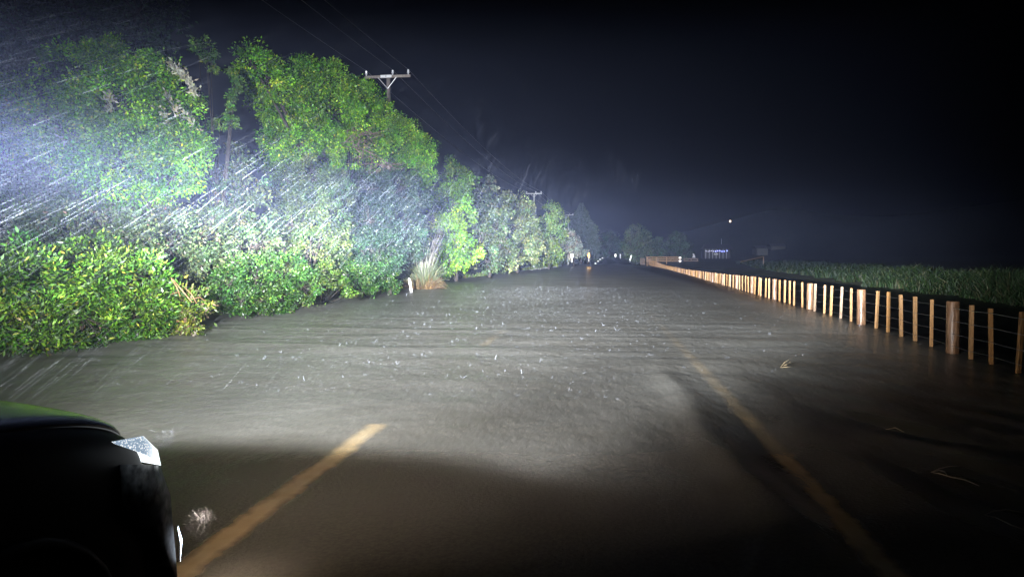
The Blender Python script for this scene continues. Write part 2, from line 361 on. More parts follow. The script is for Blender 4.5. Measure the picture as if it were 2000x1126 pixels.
# big bright tree
def big(px, py, rp, a=1.0): return lob(px, py, rp, 21.5 + (px - 450) * .043 + .5, a)
s8 = [big(490, 120, 30), big(520, 150, 42), big(545, 190, 50), big(590, 165, 50), big(640, 165, 42), big(640, 225, 70), big(580, 250, 60), big(555, 285, 45), big(700, 215, 52), big(740, 255, 48), big(700, 290, 60), big(620, 310, 50), big(780, 275, 42), big(812, 300, 38), big(822, 335, 27), big(800, 330, 35), big(690, 175, 25), big(740, 215, 22), big(535, 330, 28), big(650, 350, 30)]
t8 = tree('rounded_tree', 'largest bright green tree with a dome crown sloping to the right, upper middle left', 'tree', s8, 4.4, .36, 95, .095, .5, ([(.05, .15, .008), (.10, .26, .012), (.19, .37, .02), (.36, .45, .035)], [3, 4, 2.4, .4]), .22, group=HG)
mb = MB()
for k in range(46):
    a = at(705 + rng.normal(0, 14), 250 + rng.random() * 55, 29.2 + rng.normal(0, .2)); b = a + rng.normal(0, .5, 3) * (1, .4, .8) + (.15, -.2, -.2)
    mb.tube([a, (a + b) / 2 + rng.normal(0, .08, 3), b], [.018, .014, .006], 4)
DTW = noisy('dead_twig', (.10, .065, .05), (.17, .12, .10), 5, .8)
o = mb.build('dead_branches', DTW, t8); o['label'] = 'upper patch of bare brown twigs in the crown'; mb = MB()
for k in range(26):
    a = at(745 + rng.normal(0, 12), 315 + rng.random() * 22, 30.6 + rng.normal(0, .2)); b = a + rng.normal(0, .5, 3) * (1, .4, .5) + (.3, -.2, -.2)
    mb.tube([a, (a + b) / 2 + rng.normal(0, .08, 3), b], [.018, .014, .006], 4)
o = mb.build('dead_branches', DTW, t8); o['label'] = 'lower patch of bare brown twigs in the crown'
# paler column under it
s9 = [lob(560, 350, 40, 23.5), lob(610, 350, 48, 24), lob(650, 370, 42, 25), lob(590, 410, 52, 23.5), lob(630, 440, 52, 24), lob(560, 440, 42, 23), lob(610, 490, 50, 23.5), lob(660, 470, 30, 24.5), lob(550, 490, 45, 22.6)]
tree('pale_leaf_tree', 'pale small-leaved tree hanging below the left half of the dome crown', 'tree', s9, 5.2, .28, 75, .08, .45, ([(.035, .058, .016), (.055, .085, .022), (.08, .11, .032)], [3, 4, 2]), .10, group=HG)
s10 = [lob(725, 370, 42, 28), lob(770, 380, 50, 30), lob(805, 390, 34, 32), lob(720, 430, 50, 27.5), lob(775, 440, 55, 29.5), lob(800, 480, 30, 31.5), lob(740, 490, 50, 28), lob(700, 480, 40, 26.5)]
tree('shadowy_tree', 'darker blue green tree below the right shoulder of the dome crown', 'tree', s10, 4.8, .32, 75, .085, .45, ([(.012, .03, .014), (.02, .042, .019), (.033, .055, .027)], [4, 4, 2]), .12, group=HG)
# shrubs along the water, second bay
s11 = [lob(445, 560, 42, 17.8), lob(500, 545, 50, 18.6), lob(470, 590, 26, 17.6), lob(540, 575, 40, 19.4), lob(590, 560, 36, 20.5), lob(425, 590, 18, 17.2), lob(560, 530, 40, 20.5), lob(510, 590, 24, 18.4)]
tree('dense_shrub', 'dense mid green mound shrub right of the drooping yellowish one', 'shrub', s11, 7.5, .22, 75, .075, .42, GREEN, .05, group=HG)
s12 = [lob(650, 545, 24, 22.4, .7), lob(668, 560, 17, 22, .6), lob(632, 530, 22, 23.2, .7), lob(684, 572, 9, 21.8, .6), lob(620, 548, 12, 23)]
tree('leaning_frond_shrub', 'light green spray leaning out over a dark hollow at the waterline', 'shrub', s12, 9, .16, 40, .08, .3, ([(.03, .07, .008), (.05, .10, .012), (.09, .13, .02)], [2, 3, 1]), .04, base=at(628, 575, 24)[:2], group=HG)
s13 = [lob(700, 540, 30, 26.5), lob(735, 530, 34, 28), lob(715, 555, 22, 26.5), lob(760, 545, 24, 29), lob(740, 505, 36, 29), lob(690, 510, 26, 27.5), lob(655, 500, 34, 26)]
tree('waterside_shrub', 'rounded dark green shrub left of the tall tussock', 'shrub', s13, 6.5, .25, 70, .08, .42, GREEN, .05, group=HG)

# tall tussock (pampas like): arching blades, dead brown skirt, upright stalks
def blades(root, n, h, spread, col, wd=.012, arch=.5, lean=(0, 0), seg=5, rs=.35, up=(.2, 1)):
    Vs = []; Fs = []; Ts = []; root = np.array(root, float); off = 0
    cols = pal(n, *col)
    for k in range(n):
        th = rng.uniform(0, 2 * math.pi); hh = h * rng.uniform(*up); sp_ = spread * rng.random() ** .7
        d = np.array([math.cos(th), math.sin(th), 0]); p0 = root + d * rs * rng.random() ** .5
        side = np.array([-d[1], d[0], 0]) * .6 + rng.normal(0, .4, 3); side /= np.linalg.norm(side)
        for i in range(seg + 1):
            t = i / seg; x = sp_ * t ** 1.4; z = hh * (t - arch * t ** 2.6 * (sp_ / (spread + .01)))
            c = p0 + d * x + np.array([lean[0] * t * t, lean[1] * t * t, z]); ww = wd * (1 - t * .92)
            Vs += [c - side * ww, c + side * ww]; Ts += [cols[k]] * 2
            if i: q = off + 2 * i; Fs.append([q - 2, q - 1, q + 1, q])
        off += 2 * (seg + 1)
    return np.array(Vs), np.array(Fs), np.array(Ts)
g0 = at(828, 553, 35.5); g0[2] = -.1
tk = thing('tussock_grass_clump', 'tall arching tussock grass with a dead brown skirt beside the leaning white post', 'grass clump', g0, HG)
V, Fq, T = blades(g0, 800, 2.7, 1.35, ([(.08, .11, .05), (.12, .14, .07), (.18, .18, .11)], [3, 3, 1]), .016, .55); mesh('green_blades', V, Fq, BLADE, tk, tint=T)
V, Fq, T = blades(g0, 800, 1.5, .85, ([(.20, .125, .055), (.13, .08, .04), (.25, .18, .10)], [3, 3, 2]), .02, .95, rs=.6); mesh('dead_blades', V, Fq, BLADE, tk, tint=T)
V, Fq, T = blades(g0, 110, 4.4, .7, ([(.22, .2, .17), (.15, .14, .11)], [2, 1]), .011, .1, (.6, 0), up=(.7, 1)); mesh('flower_stalks', V, Fq, BLADE, tk, tint=T)

# farther trees of the hedge
s14 = [lob(893, 352, 28, 48), lob(905, 370, 18, 48), lob(880, 400, 36, 47), lob(905, 420, 24, 48), lob(880, 455, 36, 46), lob(900, 490, 36, 47), lob(870, 510, 28, 45), lob(870, 365, 18, 47), lob(915, 345, 10, 48), lob(880, 318, 10, 49)]
tree('yellow_topped_tree', 'narrow tree with a bright yellow green top just past the tall tussock', 'tree', s14, 2.4, .46, 52, .17, .5, ([(.045, .12, .01), (.08, .18, .012), (.14, .25, .02)], [2, 4, 3]), .16, group=HG)
s15 = [lob(945, 405, 26, 58), lob(975, 410, 22, 60), lob(960, 440, 34, 59), lob(940, 470, 34, 56), lob(975, 485, 32, 58), lob(950, 510, 26, 55), lob(930, 430, 18, 56)]
tree('mottled_tree', 'grey and green mottled tree second past the tall tussock', 'tree', s15, 2.0, .5, 50, .18, .5, OLIVE, .16, group=HG)
s15b = [lob(956, 352, 6, 62), lob(950, 372, 8, 62), lob(966, 368, 7, 62), lob(960, 388, 10, 62), lob(935, 362, 6, 62), lob(925, 385, 9, 60)]
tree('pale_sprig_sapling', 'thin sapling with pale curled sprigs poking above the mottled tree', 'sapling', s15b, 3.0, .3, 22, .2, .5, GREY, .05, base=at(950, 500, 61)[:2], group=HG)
s16 = [lob(1010, 400, 26, 76), lob(1030, 415, 20, 79), lob(1000, 440, 30, 74), lob(1030, 455, 28, 78), lob(1005, 490, 30, 73), lob(1035, 490, 22, 77), lob(985, 385, 13, 78), lob(985, 510, 20, 70)]
tree('domed_olive_tree', 'olive tree with a smooth domed top below the second power pole', 'tree', s16, 1.4, .62, 48, .23, .5, ([(.085, .12, .045), (.12, .16, .055), (.17, .20, .075)], [3, 4, 2]), .2, group=HG)
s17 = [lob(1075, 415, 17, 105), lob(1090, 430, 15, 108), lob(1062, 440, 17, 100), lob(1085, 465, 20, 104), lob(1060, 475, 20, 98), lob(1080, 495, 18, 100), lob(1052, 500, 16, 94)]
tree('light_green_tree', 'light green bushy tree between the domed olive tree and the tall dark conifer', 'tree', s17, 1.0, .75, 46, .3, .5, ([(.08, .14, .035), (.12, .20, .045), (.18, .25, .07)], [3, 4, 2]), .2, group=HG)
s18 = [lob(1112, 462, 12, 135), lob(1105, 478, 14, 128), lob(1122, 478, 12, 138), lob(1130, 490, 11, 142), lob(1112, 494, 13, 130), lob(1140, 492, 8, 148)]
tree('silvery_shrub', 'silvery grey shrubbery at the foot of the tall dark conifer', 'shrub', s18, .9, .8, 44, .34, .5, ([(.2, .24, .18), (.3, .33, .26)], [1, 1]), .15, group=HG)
# conifer
def conifer():
    zc = 185; c = at(1135, 500, zc); top = at(1135, 400, zc)[2]; t = thing('tall_conifer', 'tall pointed conifer fading into the rain on the left skyline', 'tree', (c[0], c[1], float(zground(c[0], c[1]))), HG)
    n = 26000; h = rng.random(n) ** .8; H = top - 1.0
    prof = np.interp(h, [0, .35, .6, .85, 1], [4.6, 4.3, 3.0, 1.4, .15]); th = rng.uniform(0, 6.28, n)
    lum = 1 + .16 * np.sin(th * 5 + h * 30) + .1 * np.sin(h * 75); r = prof * lum * rng.uniform(.72, 1.05, n)
    Pp = np.stack([c[0] + r * np.cos(th), c[1] + r * np.sin(th), 1.0 + h * H + .25 * np.sin(th * 3)], 1)
    Nn = np.stack([np.cos(th), np.sin(th), .5 + 0 * th], 1)
    V, Fq, T = leafset(Pp, Nn, rng.uniform(.3, .6, n), .35, pal(n, [(.06, .085, .068), (.085, .115, .092), (.12, .15, .12)], [4, 4, 1]), .5)
    mesh('crown', V, Fq, LEAF, t, tint=T); mb = MB(); mb.tube([(c[0], c[1], -.3), (c[0], c[1], top * .5), (c[0], c[1], top - .2)], [.35, .2, .03], 8); mb.build('trunk', BARK, t)
conifer()
s19 = [lob(1152, 450, 13, 190), lob(1160, 470, 11, 190), lob(1122, 455, 12, 188), lob(1150, 485, 14, 188), lob(1163, 488, 7, 192)]
tree('dark_conical_tree', 'dark bushy tree pressed against the right flank of the conifer', 'tree', s19, .7, 1.0, 42, .45, .45, ([(.07, .11, .07), (.10, .15, .09)], [1, 1]), .3, group=HG)
s20 = [lob(1190, 468, 16, 300), lob(1178, 480, 12, 300), lob(1205, 480, 12, 300), lob(1192, 490, 18, 300)]
tree('distant_tree', 'faint dark tree closing the end of the road', 'tree', s20, .5, 1.4, 36, .6, .5, DARKG, .3)
# trees on the right of the road end
RG = 'trees behind the timber rails on the right'
s21 = [lob(1240, 458, 17, 165), lob(1255, 462, 13, 165), lob(1232, 478, 16, 163), lob(1255, 480, 17, 163), lob(1243, 492, 20, 162), lob(1228, 494, 12, 160), lob(1262, 490, 12, 163), lob(1218, 482, 7, 162)]
tree('spreading_tree', 'broad olive tree, the largest of the trees behind the timber rails', 'tree', s21, .8, .85, 48, .36, .5, OLIVE, .3, group=RG)
s22 = [lob(1283, 470, 8, 172), lob(1276, 482, 8, 172), lob(1290, 484, 11, 172), lob(1282, 494, 12, 172), lob(1294, 494, 8, 172)]
tree('small_round_tree', 'small round tree, middle one behind the timber rails', 'tree', s22, .9, .8, 44, .34, .5, DARKG, .2, group=RG)
s23 = [lob(1318, 458, 9, 178), lob(1328, 466, 9, 178), lob(1314, 475, 9, 178), lob(1328, 482, 13, 178), lob(1342, 482, 9, 178), lob(1318, 494, 12, 178), lob(1338, 494, 12, 178)]
tree('dark_twin_tree', 'darkest rightmost tree behind the timber rails', 'tree', s23, .8, .9, 44, .36, .5, DARKG, .25, group=RG)

# ------------------------------------------------------------------ verge grass and leaf litter at the hedge foot
def grass(name, label, pts, h, col, wd, group=None, lean=.25):
    n = len(pts); D = rng.normal(0, lean, (n, 3)); D[:, 2] = 1; hh = h * rng.uniform(.45, 1.2, (n, 1))
    th = rng.uniform(0, 6.28, n); S = np.stack([np.cos(th), np.sin(th), 0 * th], 1) * wd[:, None]
    bendv = rng.normal(0, .3, (n, 3)) * hh; bendv[:, 2] *= .2
    a, b = pts - S, pts + S; m = pts + D * hh * .55; c, d = m + S * .8, m - S * .8; e = pts + D * hh * .95 + bendv; f1, f2 = e + S * .1, e - S * .1
    V = np.stack([a, b, c, d, f1, f2], 1).reshape(-1, 3); k = np.arange(n)[:, None] * 6
    Fq = np.concatenate([k + [0, 1, 2, 3], k + [3, 2, 4, 5]]); T = np.repeat(pal(n, *col), 6, axis=0)
    return tag(mesh(name, V, Fq, BLADE, tint=T), label, 'grass', group, 'stuff')
# right bank
n = 60000; Y = 17 * (150 / 17) ** rng.random(n); edge = np.interp(Y, [17, 22, 37, 52, 80, 138], [13.2, 13.5, 15, 16.7, 20, 29])
off = rng.random(n) ** 1.3 * (4 + Y * .08); X = edge + off + .5 * np.sin(Y * .9) + .3 * np.sin(Y * 2.3)
clump = np.sin(X * 1.9 + np.sin(Y * .8) * 2) * np.sin(Y * 1.3 + X) ; keep = rng.random(n) < .6 + .4 * clump
X, Y, clump, off = X[keep], Y[keep], clump[keep], off[keep]
pts = np.stack([X, Y, zground(X, Y) - .05], 1)
mound = .5 + .5 * np.sin(X * .7 + Y * .23) * np.sin(Y * .41 + 1)
hgt = (.35 + .22 * clump + .2 * np.clip(off / 2, 0, 1) + .3 * mound)[:, None]
_h = hgt
grass('bank_grass', 'long rank grass on the low bank beyond the post and wire fence', pts, _h, ([(.008, .021, .006), (.015, .033, .008), (.03, .036, .014), (.07, .07, .035)], [4, 3, 1, .4]), .004 + Y * .0007)
# verge on the left far end
n = 9000; Y = rng.uniform(85, 300, n); X = -6.4 - rng.random(n) * 5
pts = np.stack([X, Y, np.maximum(zground(X, Y), -.05)], 1)
k_ = (zground(X, Y) > -.12); pts = pts[k_]
grass('verge_grass', 'short pale verge grass between the hedge and the far road', pts, .35, ([(.10, .12, .07), (.15, .15, .1), (.07, .10, .04)], [3, 2, 2]), .006 + pts[:, 1] * .0006)
# fringe where leaves touch the water
q = []
for a, b in (((0, 697), (90, 690)), ((90, 690), (200, 668)), ((200, 668), (320, 650)), ((320, 650), (408, 645)), ((412, 614), (505, 612)), ((505, 612), (618, 596)), ((690, 582), (780, 562)), ((850, 549), (950, 538)), ((950, 538), (1050, 524)), ((1050, 524), (1095, 520))):
    A, B = ground(*a), ground(*b); L_ = np.linalg.norm(B - A); m_ = int(min(L_ * 55, 700)); t_ = rng.random((m_, 1))
    p = A + (B - A) * t_ + rng.normal(0, .16, (m_, 3)) * (1, 1, 0) + (-.15, .1, 0); p[:, 2] = rng.random(m_) ** 2 * .3 - .02; q.append(p)
q = np.concatenate(q); dist = q[:, 1]
V, Fq, T = leafset(q, np.tile([[.3, -.3, .4]], (len(q), 1)), .05 + rng.random(len(q)) * .07 + dist * .0014, .4, pal(len(q), [(.10, .17, .03), (.06, .11, .02), (.22, .2, .1), (.14, .1, .06)], [3, 3, 1, 1]), .7)
tag(mesh('waterline_leaves', V, Fq, LEAF, tint=T), 'low leaves and litter trailing in the water along the hedge foot', 'leaf litter', None, 'stuff')
n = 70; mb = MB()
for k in range(n):
    p = ground(1035 + rng.random() * 75, 524 - 0, 0.0); t_ = rng.random(); p = ground(1035, 528) * (1 - t_) + ground(1100, 519) * t_ + rng.normal(0, .25, 3) * (1, 1, 0); p[2] = .05
    mb.box(p, (.10 + .1 * rng.random(), .08, .04 + .06 * rng.random()), rng.random() * 3)
tag(mb.build('litter_debris', mat('pale_debris', (.26, .25, .24), .7)), 'pale scraps of debris washed along the far hedge foot', 'debris', None, 'stuff')
# bare twigs near the drooping shrub
mb = MB()
tw = thing('dead_branch', 'broken brown branch sticking out above the small yellowish shrub', 'branch', at(345, 570, 14))
for (a, b, c, r) in (((333, 540), (345, 560), (352, 578), .014), ((338, 545), (352, 562), (375, 590), .012), ((332, 575), (345, 571), (352, 570), .01), ((360, 560), (375, 575), (384, 592), .01), ((370, 585), (390, 580), (402, 588), .008)):
    mb.tube([at(*a, 13.9), at(*b, 13.7), at(*c, 13.9)], [r * .6, r, r * .8], 5)
o = mb.build('branch', noisy('twig_wood', (.16, .09, .04), (.25, .15, .08), 8), tw)

# ------------------------------------------------------------------ post and wire fence on the right
PINE = [noisy('pine_batten_' + s, a, b, 7, .7, .35, stretch=(6, 6, .8), c3=c) for s, a, b, c in
        (('honey', (.23, .115, .04), (.33, .175, .065), (.28, .145, .052)), ('tan', (.27, .145, .06), (.37, .22, .105), (.32, .18, .08)), ('knotty', (.10, .05, .022), (.30, .165, .065), (.24, .13, .05)), ('grey', (.17, .115, .075), (.30, .21, .145), (.23, .16, .11)))]
ROUND = noisy('round_post_bark', (.07, .035, .018), (.24, .14, .08), 5, .42, .5, stretch=(5, 5, .7), c3=(.16, .085, .045), spec=.5)
GALV = mat('galvanised_wire', (.35, .35, .37), .35, .5, .8)
FX = ([0, 9, 11.2, 16.3, 26.8, 40, 68, 106, 150, 170], [5.55, 5.6, 5.7, 6.15, 6.6, 7.25, 8.6, 10.2, 11.3, 11.7])
TOP = ([0, 9, 16, 27, 40, 68, 106, 135, 165], [.84, .83, .83, .78, .66, .5, .5, .95, 1.4])
fx = lambda y: float(np.interp(y, *FX)); ft = lambda y: float(np.interp(y, *TOP))
fence = thing('post_and_wire_fence', 'long new timber post and wire fence standing in the floodwater on the right', 'fence', (fx(9), 9, -.6))
posts = [(12.03 - .67 * i + rng.normal(0, .015), i == 6) for i in range(10, 0, -1)]; y = 12.03; k = 0
while y < 165:
    posts.append((y, k % 6 == 0)); y += .83 + rng.normal(0, .02); k += 1
rest = MB(); made = 0
for (y, big_) in posts:
    x = fx(y) + rng.normal(0, .02); t = ft(y) + rng.normal(0, .012); zb = float(zground(x, y)) - .1; lean = rng.normal(0, .014, 2)
    mb = MB() if made < 98 else rest
    if big_:
        r = rng.uniform(.085, .105); mb.tube([(x, y, zb), (x + lean[0] * .5, y, (zb + t) / 2), (x + lean[0], y + lean[1], t - .01), (x + lean[0], y + lean[1], t + .004)], [r * 1.04, r, r * .97, r * .9], 14)
    else:
        hw, hd = .027, .022; rz = rng.normal(0, .25); ca, sa = math.cos(rz), math.sin(rz); V = []
        for zz, lx in ((zb, 0), (t - .004, 1), (t, 1)):
            s_ = .86 if zz == t else 1
            V += [(x + lean[0] * lx * 2 + (a * hw * ca - b * hd * sa) * s_, y + lean[1] * lx * 2 + (a * hw * sa + b * hd * ca) * s_, zz) for a, b in ((-1, -1), (1, -1), (1, 1), (-1, 1))]
        mb.add(V, [(i * 4 + j, i * 4 + (j + 1) % 4, i * 4 + 4 + (j + 1) % 4, i * 4 + 4 + j) for i in (0, 1) for j in range(4)] + [(8, 9, 10, 11)])
    if made < 98: mb.build('round_post' if big_ else 'batten', ROUND if big_ else PINE[rng.choice(4, p=[.35, .35, .15, .15])], fence, smooth=big_)
    made += 1
o = rest.build('distant_posts', PINE[1], fence); o['kind'] = 'stuff'
for hz in (-.08, -.29, -.50, -.70, -.9):
    mb = MB(); yy = [p[0] for p in posts]; mb.tube([(fx(v) - .03, v, max(ft(v) + hz - .0, -.3) + .008 * math.sin(v * 3.1)) for v in yy], .0028, 5); mb.build('wire', GALV, fence)

# timber rail fence / bridge approach at the far end
RAILW = noisy('sawn_rail_timber', (.26, .15, .065), (.36, .22, .11), 4, .7, .3, stretch=(1, 6, 6))
rf = thing('timber_rail_fence', 'three-rail timber fence at the far end of the post and wire fence', 'fence', (15, 152, .6))
def W2(px, py, Y):
    r = ray(px, py); return np.array([0, 0, CH]) + r * (Y / r[1])
A, B = W2(1262, 505, 150), W2(1331, 505, 150)
zr = [W2(1300, 502.2, 150)[2], W2(1300, 506, 150)[2], W2(1300, 509.6, 150)[2]]
for z in zr:
    mb = MB(); mb.box(((A[0] + B[0]) / 2, 150, z), (B[0] - A[0], .06, .2)); mb.build('rail', RAILW, rf)
for px in (1264, 1282, 1302, 1328):
    X_ = W2(px, 505, 150)[0]; mb = MB(); mb.box((X_, 150.12, .8), (.16, .16, 2.3)); mb.build('rail_post', RAILW, rf)
REFW = mat('glowing_white_reflector', (.85, .85, .85), .3, .5, 0, (1, .97, .9), 1.6)  # emission stands in for lamp light thrown back
for z in (zr[0] - .12, zr[2] + .02):
    mb = MB(); mb.box((W2(1328, 505, 150)[0], 149.9, z), (.45, .05, .28)); mb.build('reflector', REFW, rf)
rb = thing('roadside_rail_panel', 'pale grey rail panel closing the gap where the wire fence ends', 'fence panel', (W2(1255, 508, 158)[0], 158, .5))
for px in (1251.5, 1254, 1256.5, 1259):
    X_ = W2(px, 507, 158)[0]; mb = MB(); mb.box((X_, 158, .95), (.16, .12, 1.5)); mb.build('board', PINE[3], rb)
fr = thing('low_rail_fence', 'faint pale low rails running right behind the timber fence', 'fence', (22, 165, .8))
for z in (W2(1350, 505, 165)[2], W2(1350, 509, 165)[2]):
    mb = MB(); a, b = W2(1335, 505, 165), W2(1364, 505, 165); mb.box(((a[0] + b[0]) / 2, 165, z), (b[0] - a[0], .06, .16)); mb.build('rail', PINE[3], fr)
for px in (1337, 1350, 1362):
    mb = MB(); mb.box((W2(px, 505, 165)[0], 165.1, .9), (.14, .12, 1.5)); mb.build('rail_post', PINE[3], fr)
# slanting pole and post, far right
gp = thing('gate_frame', 'dim pale gate frame with a slanting rail, alone in the dark field', 'gate', W2(1490, 511, 120) * (1, 1, 0) + (0, 0, .3))
mb = MB(); a = W2(1491, 501, 120); b = W2(1491, 512, 120); mb.tube([a, b - (0, 0, .4)], .09, 8); mb.build('gate_post', PINE[3], gp)
mb = MB(); mb.tube([a, W2(1446, 511, 125)], .06, 8); mb.build('slanting_rail', PINE[3], gp)

# ------------------------------------------------------------------ marker posts, reflectors, lamp
PWH = mat('white_plastic', (.8, .8, .8), .35); RED = mat('red_reflector', (.5, .03, .02), .3)
g1 = ground(805, 570)
mk = thing('leaning_marker_post', 'white marker post leaning in the water in front of the tussock', 'marker post', g1)
a = np.array([g1[0] + .02, g1[1], -.35]); b = np.array([g1[0] - .13, g1[1] + .02, .60]); d = (b - a) / np.linalg.norm(b - a)
mb = MB(); s_ = np.array([.055, 0, 0]); f_ = np.array([0, .02, 0])
V = [a - s_ - f_, a + s_ - f_, a + s_ + f_, a - s_ + f_, b - s_ - f_, b + s_ - f_, b + s_ * .3 + f_ + d * .03, b - s_ + f_ + d * .05]
mb.add(V, [(0, 1, 5, 4), (1, 2, 6, 5), (2, 3, 7, 6), (3, 0, 4, 7), (4, 5, 6, 7), (3, 2, 1, 0)]); mb.build('post', PWH, mk)
def markpost(px, pyt, pyb, Y, label, emit, es, wpx=5, lean=0.0, ref=(.0, 1.0)):
    a = W2(px, pyb, Y); b = W2(px + lean, pyt, Y); r = wpx * Y / F / 2
    t = thing('marker_post', label, 'marker post', (a[0], Y, a[2]), 'reflective marker posts at the far road')
    mb = MB(); mb.tube([a - (0, 0, .3), b], r * .55, 6); mb.build('post', PWH, t)
    c = a * (1 - ref[1]) + b * ref[1]; c0 = a * (1 - ref[0]) + b * ref[0]
    mb = MB(); mb.tube([c0 + (0, -.06, 0), c + (0, -.06, .02)], r, 8); mb.build('reflector', mat('glowing_reflector', (.9, .9, .9), .3, .5, 0, emit, es), t)  # glow added to the reflector in place of returned headlight
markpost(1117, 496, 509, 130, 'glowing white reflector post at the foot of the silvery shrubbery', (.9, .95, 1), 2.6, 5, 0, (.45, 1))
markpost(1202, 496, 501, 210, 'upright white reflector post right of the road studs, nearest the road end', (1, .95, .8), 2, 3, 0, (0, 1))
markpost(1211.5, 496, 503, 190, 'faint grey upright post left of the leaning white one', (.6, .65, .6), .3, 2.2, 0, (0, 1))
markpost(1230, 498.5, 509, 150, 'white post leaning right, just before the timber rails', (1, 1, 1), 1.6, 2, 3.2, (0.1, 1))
al = thing('amber_marker_lamp', 'glowing amber lamp on a short post at the left edge of the far road', 'lamp', W2(1150, 502, 135))
mb = MB(); p = W2(1150, 502, 135); mb.tube([p - (0, 0, .9), p], .06, 6); mb.build('post', PWH, al)
mb = MB(); mb.tube([p + (0, -.1, -.1), p + (0, -.1, .3), p + (0, -.1, .6), p + (0, -.1, .85)], [.12, .2, .17, .07], 10); mb.build('lamp_lens', mat('amber_glow', (.8, .5, .1), .4, .5, 0, (1, .55, .12), 4), al)
pl = bpy.data.lights.new('amber_light', 'POINT'); pl.energy = 120; pl.color = (1, .6, .2); pl.shadow_soft_size = .3
lo = bpy.data.objects.new('amber_light', pl); C.objects.link(lo); lo.parent = al; lo.location = (0, -.9, .6)
STUD = mat('glowing_stud_reflector', (.9, .9, .9), .3, .5, 0, (1, 1, 1), 1.9)  # studs made to glow as if caught by the headlamps
for i, (px, py) in enumerate(((1163, 515), (1168, 510.6), (1172, 507), (1176, 504.2), (1180, 502))):
    lo_, hi_ = 120.0, 420.0
    r = ray(px, py)
    for _ in range(40):
        md = (lo_ + hi_) / 2; z_ = CH + r[2] / r[1] * md
        if z_ > -.12 + float(far_rise(md)): lo_ = md
        else: hi_ = md
    p = np.array([r[0] / r[1] * md, md, -.12 + float(far_rise(md)) + .02])
    mb = MB(); k_ = md / 1333
    V = []
    for zz, sc_ in ((0, 1), (.8 * k_ * 1.5, .75)):
        V += [(p[0] + a_ * 1.8 * k_ * sc_, p[1] + b_ * .3 * sc_, p[2] + zz) for a_, b_ in ((-1, -1), (1, -1), (1, 1), (-1, 1))]
    mb.add(V, [(0, 1, 5, 4), (1, 2, 6, 5), (2, 3, 7, 6), (3, 0, 4, 7), (4, 5, 6, 7)])
    tag(mb.build('road_stud', STUD, origin=p), ['nearest, lowest', 'second nearest', 'middle', 'second farthest', 'farthest, highest'][i] + ' of the five bright studs along the far centre line', 'road stud', 'bright studs along the far centre line')
# pale board beside the far right tree
p = W2(1355, 503, 175); wb = thing('leaning_white_board', 'small pale board leaning beside the rightmost dark tree', 'board', p)
mb = MB(); k_ = 175 / F; a = p
V = [a + np.array(v) * k_ for v in ((-3, 0, 0), (3, 0, 0), (2.4, 3, 4), (.5, 4, 8), (-1.6, 4, 8), (-1, 2, 4))]; V += [v + np.array([0, .15, 0]) for v in V]
mb.add(V, [(0, 1, 2, 3, 4, 5), (11, 10, 9, 8, 7, 6)] + [(i, i + 6, (i + 1) % 6 + 6, (i + 1) % 6) for i in range(6)]); mb.build('panel', PWH, wb)

# ------------------------------------------------------------------ far buildings with lights
DKW = mat('dark_weatherboard', (.05, .05, .055), .8); ROOF = mat('dark_roof', (.04, .04, .045), .6)
Yb = 240
h0, h1 = W2(1376, 503, Yb), W2(1428, 486, Yb); zb = float(zground(h0[0], Yb)) - .2
bl = thing('lit_veranda_house', 'low far house with a string of blue and white lights under its eave', 'house', ((h0[0] + h1[0]) / 2, Yb, zb))
mb = MB(); mb.box(((h0[0] + h1[0]) / 2, Yb + 4, (zb + h1[2]) / 2), (h1[0] - h0[0], 6, h1[2] - zb)); mb.build('wall', DKW, bl)
mb = MB(); a, b, zt = h0[0] - .6, h1[0] + .6, h1[2]
mb.add([(a, Yb - .5, zt), (b, Yb - .5, zt), (b, Yb + 7.5, zt), (a, Yb + 7.5, zt), (a + 1, Yb + 3.5, zt + 1.7), (b - 1, Yb + 3.5, zt + 1.7)], [(0, 1, 5, 4), (2, 3, 4, 5), (1, 2, 5), (3, 0, 4), (3, 2, 1, 0)]); mb.build('roof', ROOF, bl)
for i in range(7):
    X_ = h0[0] + (h1[0] - h0[0]) * (.04 + .13 * i); mb = MB(); mb.box((X_, Yb - .3, (zb + zt) / 2), (.14, .14, zt - zb - .02)); mb.build('veranda_post', mat('veranda_white', (.5, .5, .52), .6), bl)
mb = MB(); mb.box(((h0[0] * .55 + h1[0] * .45), Yb + .93, W2(1393, 496, Yb)[2]), (1.4, .08, .5)); mb.build('window', mat('window_glow', (.1, .1, .1), .3, .5, 0, (.75, .75, .7), .35), bl)
for i, px in enumerate((1379, 1383, 1386.5, 1390, 1393.5, 1397.5, 1401.5, 1406, 1410, 1414.5, 1420)):
    blue = i >= 5; p = W2(px, 490.2 + .6 * math.sin(i * 1.7), Yb - .6); r_ = .16 if blue else .12
    mb = MB(); mb.tube([p - (0, 0, r_), p - (0, 0, r_ * .5), p + (0, 0, r_ * .5), p + (0, 0, r_)], [r_ * .5, r_, r_, r_ * .5], 8)
    mb.build('string_light', mat('bulb', (.8, .8, .9), .4, .5, 0, (.25, .3, 1) if blue else (.75, .75, .95), 5 if blue else 2), bl)
fp = thing('flagpole', 'thin pole catching light above the lit veranda house', 'pole', (W2(1409, 490, 250)[0], 250, float(zground(W2(1409, 490, 250)[0], 250))))
mb = MB(); p = W2(1409, 466, 250); mb.tube([(p[0], 250, fp.location[2]), p], [.09, .05], 6); mb.build('shaft', mat('pole_paint', (.8, .8, .8), .4), fp)
Yh = 330; p = W2(1426, 432, Yh); zg = float(zground(p[0], Yh))
hl = thing('hillside_lamp', 'single warm white lamp high on the dark hill', 'lamp', (p[0], Yh, zg))
